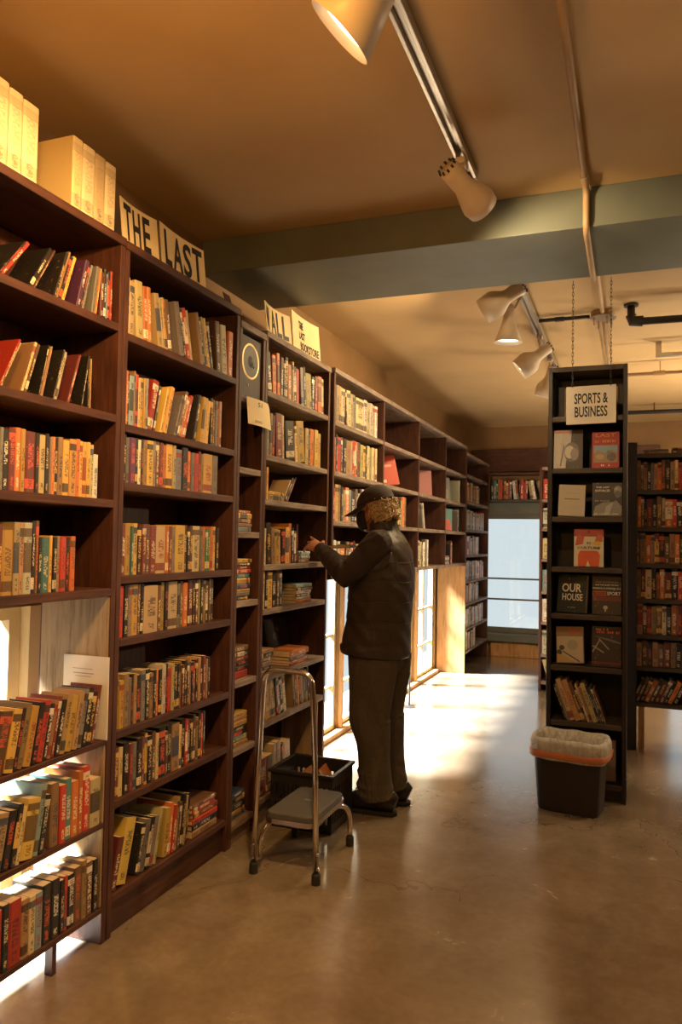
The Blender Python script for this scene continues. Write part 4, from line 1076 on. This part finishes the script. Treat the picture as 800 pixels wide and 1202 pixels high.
# ------------------------------------------------------------------ waste bin
def bin_():
    K = Matrix.Translation((-.322, 4.475, 0)) @ Matrix.Rotation(rad(-9), 4, 'Z')
    r = thing('waste_bin', 'black plastic waste bin lined with a clear bag with orange band', 'waste bin', (-.322, 4.475, 0))
    def ring(a, b, z, q=5., n=48, wob=0, ph=0):
        out = []
        for i in range(n):
            t = 2*PI*i/n; c, s_ = cos(t), sin(t)
            k = (abs(c)**q+abs(s_)**q)**(-1/q); w_ = 1+wob*(sin(7*t+ph)+.6*sin(13*t+2*ph))
            out.append(K @ Vector((a*c*k*w_, b*s_*k*w_, z+wob*.25*sin(9*t+ph*3))))
        return out
    obj('bin_body', MB().rings([ring(.163, .10, .0008), ring(.167, .104, .012), ring(.19, .128, .36), ring(.196, .134, .375), ring(.186, .124, .375), ring(.184, .122, .36), ring(.162, .10, .02)]), M['bin_plastic'], r, smooth=False, bevel=0)
    obj('liner_bag', MB().rings([ring(.198, .136, .285, wob=.006, ph=1), ring(.203, .141, .30, wob=.008, ph=2), ring(.206, .142, .345, wob=.008, ph=3), ring(.206, .143, .375, wob=.010, ph=1), ring(.195, .135, .402, wob=.012, ph=2), ring(.178, .118, .392, wob=.014, ph=4), ring(.165, .106, .33, wob=.014, ph=2), ring(.155, .098, .2, wob=.01, ph=5), ring(.14, .085, .05, wob=.01, ph=2)], cap=False), M['liner'], r, smooth=True)
    obj('drawstring', MB().rings([ring(.2055, .1435, .296, wob=.006, ph=2), ring(.2095, .146, .300, wob=.008, ph=2), ring(.2115, .148, .328, wob=.010, ph=3), ring(.2075, .1455, .332, wob=.008, ph=3)], cap=False, closed=False), M['orange_tape'], r, smooth=True)
    obj('bin_seal', MB().prism(el(0, 0, .012, .012), K @ Matrix(((1, 0, 0, 0), (0, 0, -1, -.1165), (0, 1, 0, .2), (0, 0, 0, 1))), .003), M['bin_plastic'], r)
bin_()

# ------------------------------------------------------------------ the man
def remeshed(name, mb, mat, parent, voxel, smooth_it=4):
    me = mb.mesh('tmp', [mat], Vector((0, 0, 0)))
    t = bpy.data.objects.new('tmp', me); COL.objects.link(t)
    m = t.modifiers.new('r', 'REMESH'); m.mode = 'VOXEL'; m.voxel_size = voxel
    s = t.modifiers.new('s', 'SMOOTH'); s.iterations = smooth_it; s.factor = .5
    dg = bpy.context.evaluated_depsgraph_get(); dg.update()
    me2 = bpy.data.meshes.new_from_object(t.evaluated_get(dg)); bpy.data.objects.remove(t)
    b = BASE[parent.name]
    for v in me2.vertices: v.co -= b
    me2.polygons.foreach_set('use_smooth', [True]*len(me2.polygons))
    me2.materials.clear(); me2.materials.append(mat); me2.name = name
    o = bpy.data.objects.new(name, me2); COL.objects.link(o); o.parent = parent; BASE[o.name] = b
    return o
def man():
    r = thing('person', 'person in dark cap, mask, padded vest and trousers reaching into the bookcase', 'person', (-1.31, 4.06, 0))
    X, Y = Vector((1, 0, 0)), Vector((0, 1, 0))
    # ---- joints
    shL, elL, wrL = Vector((-1.262, 3.885, 1.445)), Vector((-1.405, 3.775, 1.275)), Vector((-1.628, 3.955, 1.408))
    shR, elR, wrR = Vector((-1.29, 4.245, 1.445)), Vector((-1.40, 4.32, 1.23)), Vector((-1.555, 4.235, 1.356))
    hc = Vector((-1.352, 4.06, 1.635))
    # head frame: forward, left side, up
    f = Vector((-1, .10, -.24)).normalized(); s_ = Vector((0, 0, 1)).cross(f).normalized(); u = f.cross(s_)
    H = Matrix((f, s_, u)).transposed()
    hp = lambda a, b, c: hc+H @ Vector((a, b, c))
    # ---- body (skin): head, neck, core, arms, hands
    mb = MB()
    mb.ball(hp(-.012, 0, .03), (.098, .076, .092), H, 20, 14)
    mb.ball(hp(.028, 0, -.035), (.068, .062, .082), H, 18, 12)
    mb.ball(hp(.058, 0, -.085), (.036, .038, .03), H)
    mb.tube([hp(.088, 0, .012), hp(.106, 0, -.022), hp(.098, 0, -.034)], [.010, .016, .012], 10)
    for sg in (1, -1):
        mb.ball(hp(-.012, sg*.076, -.012), (.019, .010, .031), H, 12, 8)
        mb.ball(hp(.07, sg*.032, .022), (.02, .022, .009), H, 10, 8)
    mb.oval([(-1.285, 4.06, 1.44), (-1.30, 4.06, 1.52), hp(-.03, 0, -.04)], [(.066, .066), (.060, .060), (.062, .060)], X)
    mb.oval([(-1.32, 4.06, .86), (-1.31, 4.06, 1.1), (-1.30, 4.06, 1.3), (-1.295, 4.06, 1.45)], [(.12, .14), (.12, .14), (.13, .16), (.09, .13)], X)
    for sh, el_, wr in ((shL, elL, wrL), (shR, elR, wrR)):
        mb.tube([sh, (sh+el_)/2, el_, el_*.5+wr*.5, wr], [.05, .046, .04, .036, .026], 14)
    for y in (3.965, 4.165):
        dx = .0 if y < 4.05 else .02
        mb.tube([(-1.32+dx, y, .88), (-1.325+dx, y, .5), (-1.285+dx, y, .09)], [.085, .062, .045], 14)
        mb.tube([(-1.26+dx, y, .06), (-1.34+dx, y, .05), (-1.42+dx, y, .04)], [.03, .026, .016], 10)
    def hand(wr, d, n, curls, thumb_side, spread=.021, tn=1.):
        d, n = Vector(d).normalized(), Vector(n).normalized(); n = (n-d*n.dot(d)).normalized(); sd = d.cross(n)
        mb.oval([wr-d*.02, wr+d*.02, wr+d*.06, wr+d*.092], [(.017, .025), (.016, .033), (.015, .041), (.012, .038)], n, 16)
        for k, (ln, cu) in enumerate(zip((.072, .080, .074, .058), curls)):
            p = wr+d*.085+sd*(k-1.5)*spread*-1; a = .12; pts = [p-d*.02, p]
            for j, q in enumerate((.45, .32, .23)):
                a += cu*(.7 if j == 0 else 1.)
                p = p+(d*cos(a)-n*sin(a))*ln*q+sd*(k-1.5)*-.0035; pts.append(p)
            mb.tube(pts, [.0095, .0095, .0088, .008, .006], 10)
        p = wr+d*.025+sd*thumb_side*.03
        mb.tube([wr+d*.01+sd*thumb_side*.015, p, p+(d*.6+sd*thumb_side*.75-n*.3*tn).normalized()*.035, p+(d*.9+sd*thumb_side*.45-n*.5*tn).normalized()*.066], [.013, .0125, .0105, .007], 10)
    hand(wrL, (-.84, .44, .30), (-.25, -.55, .75), (.02, .2, .42, .5), 1)
    hand(wrR, (-.98, -.05, .05), (.05, .05, -1), (.02, .02, .02, .02), -1, tn=-.3)
    remeshed('body', mb, M['skin'], r, .0045, 3)
    for sg in (1, -1):
        e = obj('eye', MB().ball(hp(.082, sg*.032, .006), (.010, .011, .008), H, 12, 8), M['white_card'], r, smooth=True)
        obj('pupil', MB().ball(hp(.0905, sg*.032, .005), (.003, .005, .005), H, 10, 6), M['ink'], e, smooth=True)
    # ---- shirt sleeves
    mb = MB()
    for sh, el_, wr in ((shL, elL, wrL), (shR, elR, wrR)):
        m1 = (sh+el_)/2
        mb.tube([sh+Vector((.02, .03 if sh is shL else -.03, .01)), sh, sh*.7+el_*.3, m1, el_*.85+sh*.15, el_+(el_-m1)*.06, el_*.8+wr*.2, el_*.5+wr*.5, el_*.2+wr*.8, wr, wr+(wr-el_).normalized()*.008],
                [.07, .082, .077, .07, .066, .063, .062, .056, .047, .041, .039], 18)
        for q, k in ((.12, .066), (.35, .061), (.62, .054), (.85, .0465)):
            c = el_*(1-q)+wr*q; dd = (wr-el_).normalized()*.011
            mb.tube([c-dd, c, c+dd], [k*.93, k*1.04, k*.93], 16)
    remeshed('shirt', mb, M['shirt'], r, .006, 3)
    # ---- padded vest: rings with stitched seams
    prof = [(.835, -1.325, .172, .200), (.86, -1.325, .182, .208), (.93, -1.322, .178, .205), (1.0, -1.316, .175, .200), (1.1, -1.308, .174, .206), (1.2, -1.303, .176, .216),
            (1.28, -1.298, .171, .222), (1.35, -1.296, .160, .224), (1.41, -1.292, .142, .214), (1.455, -1.288, .118, .185), (1.49, -1.287, .094, .130), (1.515, -1.29, .081, .088), (1.545, -1.296, .076, .078), (1.57, -1.302, .074, .074)]
    def at(z):
        for a, b in zip(prof, prof[1:]):
            if a[0] <= z <= b[0]:
                t = (z-a[0])/(b[0]-a[0]); t = t
                return [a[i]+(b[i]-a[i])*t for i in range(4)]
        return list(prof[-1])
    seams = (.90, 1.02, 1.13, 1.24, 1.345)
    rs = []; z = .835; N = 56
    while z <= 1.5701:
        _, cx, a, b = at(min(z, 1.57)); puff = 0.
        dmin = min(abs(z-q) for q in seams); puff = -.0035*math.exp(-(dmin/.007)**2)+.001*min(1, dmin/.04)
        if z > 1.46: puff = 0
        ring = []
        for j in range(N):
            t = 2*PI*j/N; wr_ = .0035*sin(5*t+z*31)*sin(z*23+t*2)+.002*sin(11*t+z*60)
            c, s2 = cos(t), sin(t); k = (abs(c)**2.15+abs(s2)**2.15)**(-1/2.15)
            sway = .02*max(0, -c)*max(0, (1.0-z)/.16)  # front hem hangs a little forward
            ring.append(Vector((cx+(a+puff+wr_)*c*k-sway, 4.06+(b+puff+wr_)*s2*k, z-(.012*c if z < .88 else 0))))
        rs.append(ring); z += .0105
    rs.append([Vector((-1.303+(p.x+1.303)*.86, 4.06+(p.y-4.06)*.86, 1.568)) for p in rs[-1]])
    rs.append([Vector((-1.30+(p.x+1.30)*.9, 4.06+(p.y-4.06)*.9, 1.50)) for p in rs[-1]])
    rs.insert(0, [Vector((-1.325+(p.x+1.325)*.9, 4.06+(p.y-4.06)*.9, .845)) for p in rs[0]])
    v = obj('vest', MB().rings(rs, cap=False), M['vest'], r, smooth=True)
    # stitched seams round the back
    for zq in seams[1:]:
        _, cx, a, b = at(zq); pts = []
        for j in range(41):
            t = -PI*.62+PI*1.24*j/40-.2; c, s2 = cos(t), sin(t); k = (abs(c)**2.15+abs(s2)**2.15)**(-1/2.15)
            pts.append(Vector((cx+(a+.0005)*c*k, 4.06+(b+.0005)*s2*k, zq+.004*sin(4*t))))
        obj('seam', MB().tube(pts, .0022, 6), M['trouser'], v, smooth=True)
    # armhole piping, hem cord and zip
    for sg, sh in ((-1, shL), (1, shR)):
        pts = []
        for j in range(25):
            t = 2*PI*j/24; pts.append(Vector((sh.x-.012+.085*cos(t), 4.06+sg*(.205-.03*sin(t)-.004), 1.40+.098*sin(t))))
        obj('armhole_piping', MB().tube(pts, .006, 8), M['vest'], v, smooth=True)
    # ---- trousers
    mb = MB()
    mb.oval([(-1.322, 4.065, .93), (-1.322, 4.065, .86), (-1.32, 4.065, .78), (-1.32, 4.065, .72)], [(.135, .165), (.143, .178), (.138, .175), (.10, .14)], X, 28)
    for y, dx in ((3.972, 0), (4.165, .022)):
        path = [(.84, -1.318, .140, .098), (.74, -1.318, .134, .100), (.62, -1.325, .121, .096), (.54, -1.332, .115, .093), (.49, -1.332, .113, .092), (.44, -1.318, .106, .088), (.38, -1.308, .094, .080), (.32, -1.303, .089, .077), (.26, -1.30, .088, .076), (.2, -1.295, .091, .077), (.165, -1.290, .089, .076), (.13, -1.286, .095, .078), (.10, -1.282, .092, .076), (.075, -1.278, .094, .076)]
        mb.oval([(x+dx, y, z) for z, x, a, b in path], [(a, b) for z, x, a, b in path], X, 28)
        for z, a in ((.50, .116), (.455, .112), (.21, .095), (.14, .099), (.095, .098)):
            mb.oval([(-1.30+dx-(.022 if z > .4 else 0), y, z-.012), (-1.30+dx-(.022 if z > .4 else 0), y, z+.004), (-1.298+dx-(.02 if z > .4 else 0), y, z+.02)], [(a*.93, .072), (a, .08), (a*.92, .072)], X+Vector((0, 0, .25)), 24)
    remeshed('trousers', mb, M['trouser'], r, .0065, 3)
    # ---- shoes
    for y, dx in ((3.972, 0), (4.165, .022)):
        mb = MB()
        pts = [(-1.176, .056), (-1.20, .066), (-1.25, .078), (-1.31, .076), (-1.37, .062), (-1.42, .052), (-1.465, .041), (-1.49, .032)]
        rad_ = [(.040, .028), (.056, .038), (.066, .043), (.066, .046), (.053, .051), (.044, .052), (.033, .045), (.016, .028)]
        mb.oval([(x+dx, y, z+.006) for x, z in pts], rad_, (0, 0, 1), 20)
        sh = remeshed('shoe', mb, M['shoe'], r, .005, 2)
        outl = [(-1.168, .0), (-1.178, .026), (-1.21, .038), (-1.27, .042), (-1.34, .046), (-1.41, .051), (-1.455, .047), (-1.48, .034), (-1.492, .012)]
        P = [(x+dx, y+w_) for x, w_ in outl]+[(x+dx, y-w_) for x, w_ in reversed(outl[1:])]
        obj('sole', MB().rings([[(x, y2, .0015) for x, y2 in P], [(x, y2, .022) for x, y2 in P]]), M['sole'], sh, bevel=.003)
    # ---- cap
    rs = []; n = 32
    for i in range(9):
        th = i/8*PI*.49; ring = []
        for j in range(n):
            t = 2*PI*j/n; ring.append(hp(-.014+.112*cos(th)*cos(t), .091*cos(th)*sin(t), .034+.098*sin(th)+.012*cos(t)*-1*cos(th)))
        rs.append(ring)
    cap = obj('cap', MB().rings([[hp(-.014+(H.transposed() @ (p-hc)).x*.94+.001, (H.transposed() @ (p-hc)).y*.94, .036) for p in rs[0]]]+rs), M['cap'], r, smooth=True)
    mb = MB(); top, bot = [], []
    for j in range(17):
        t = -PI*.42+PI*.84*j/16; ia = (-.014+.104*cos(t), .087*sin(t)); oa = (.03+.155*cos(t)**.8, .083*sin(t))
        sag = -.05*(abs(oa[1])/.09)**2*.35
        top.append([hp(ia[0], ia[1], .030), hp(oa[0], oa[1], .004+sag), hp(oa[0], oa[1], .0015+sag), hp(ia[0]-.004, ia[1], .0265)])
    mb.rings(top); obj('brim', mb, M['cap'], cap, smooth=True)
    obj('cap_button', MB().ball(hp(-.014, 0, .132), (.008, .008, .005), H, 12, 6), M['cap'], cap, smooth=True)
    # ---- curly hair under the cap, round the back of the head
    mb = MB(); rg = random.Random(3)
    for i in range(260):
        t = rg.uniform(.5, 1.5)*PI; z = rg.uniform(-.08, .03)
        if abs(t-PI) > PI*.46 and z < -.03: continue
        k = 1+.22*max(0, (-z)/.09)*0; bl = .006+.018*(1-abs(t-PI)/(PI*.5))
        p = hp(-.012+(.092+bl)*cos(t), (.074+bl*.8)*sin(t), z)
        o2 = Vector((rg.uniform(-1, 1), rg.uniform(-1, 1), rg.uniform(-1.2, .4))).normalized(); o3 = o2.orthogonal().normalized(); R_ = rg.uniform(.007, .016)
        pts = [p+o2*(q-4)*.004+(o3*cos(q*1.1)+o2.cross(o3)*sin(q*1.1))*R_ for q in range(9)]
        mb.tube(pts, [.0022, .0032, .0034, .0034, .0034, .0034, .0032, .0028, .0015], 5)
    mb2 = MB().ball(hp(-.045, 0, -.012), (.078, .078, .068), H, 18, 10)
    hr = obj('hair', mb, M['hair'], r, smooth=True); obj('hair_base', mb2, M['hair'], hr, smooth=True)
    # ---- face mask
    rs = []
    for i in range(9):
        z = -.105+.105*i/8; q = sin(PI*(i+1.2)/10.5); ring = []
        for j in range(15):
            t = -PI*.45+PI*.9*j/14; ring.append((.026+(.062+.030*q)*cos(t), (.064+.008*q)*sin(t), z))
        rs.append([hp(*p) for p in ring]+[hp(p[0]-.004, p[1]*.95, p[2]) for p in reversed(ring)])
    mk = obj('face_mask', MB().rings(rs), M['maskc'], r, smooth=True)
    for sg in (1, -1): obj('ear_loop', MB().tube([hp(.03, sg*.072, -.02), hp(.0, sg*.084, .012), hp(-.022, sg*.088, .012), hp(-.03, sg*.086, -.03), hp(.0, sg*.08, -.06), hp(.03, sg*.07, -.075)], .002, 6), M['maskc'], mk, smooth=True)
    # book held flat in the right hand
    K = Matrix.Translation((-1.61, 4.21, 1.412)) @ Matrix.Rotation(rad(6), 4, 'Z') @ Matrix.Rotation(rad(-3), 4, 'Y')
    c = (.025, .018, .016)
    o = tag(obj('book', MB().box(-.095, .085, -.065, .065, 0, .0018, K, bc=c).box(-.095, .085, -.065, .065, .0162, .018, K, bc=c).box(.083, .085, -.065, .065, .0018, .0162, K, bc=c), M['cover'], base=K.translation), 'dark thin book held flat in the man\'s far hand', 'book')
    obj('page_block', MB().box(-.092, .0825, -.063, .063, .0022, .0158, K), M['pages'], o)
man()

# ------------------------------------------------------------------ render settings that belong to the scene
C.view_settings.view_transform = 'Standard'; C.view_settings.look = 'None'; C.view_settings.exposure = 0; C.view_settings.gamma = 1
C.view_settings.use_curve_mapping = False
C.cycles.max_bounces = 8; C.cycles.diffuse_bounces = 5; C.cycles.glossy_bounces = 4; C.cycles.transparent_max_bounces = 8
C.cycles.sample_clamp_indirect = 4; C.cycles.caustics_reflective = False; C.cycles.caustics_refractive = False
C.cycles.use_denoising = True
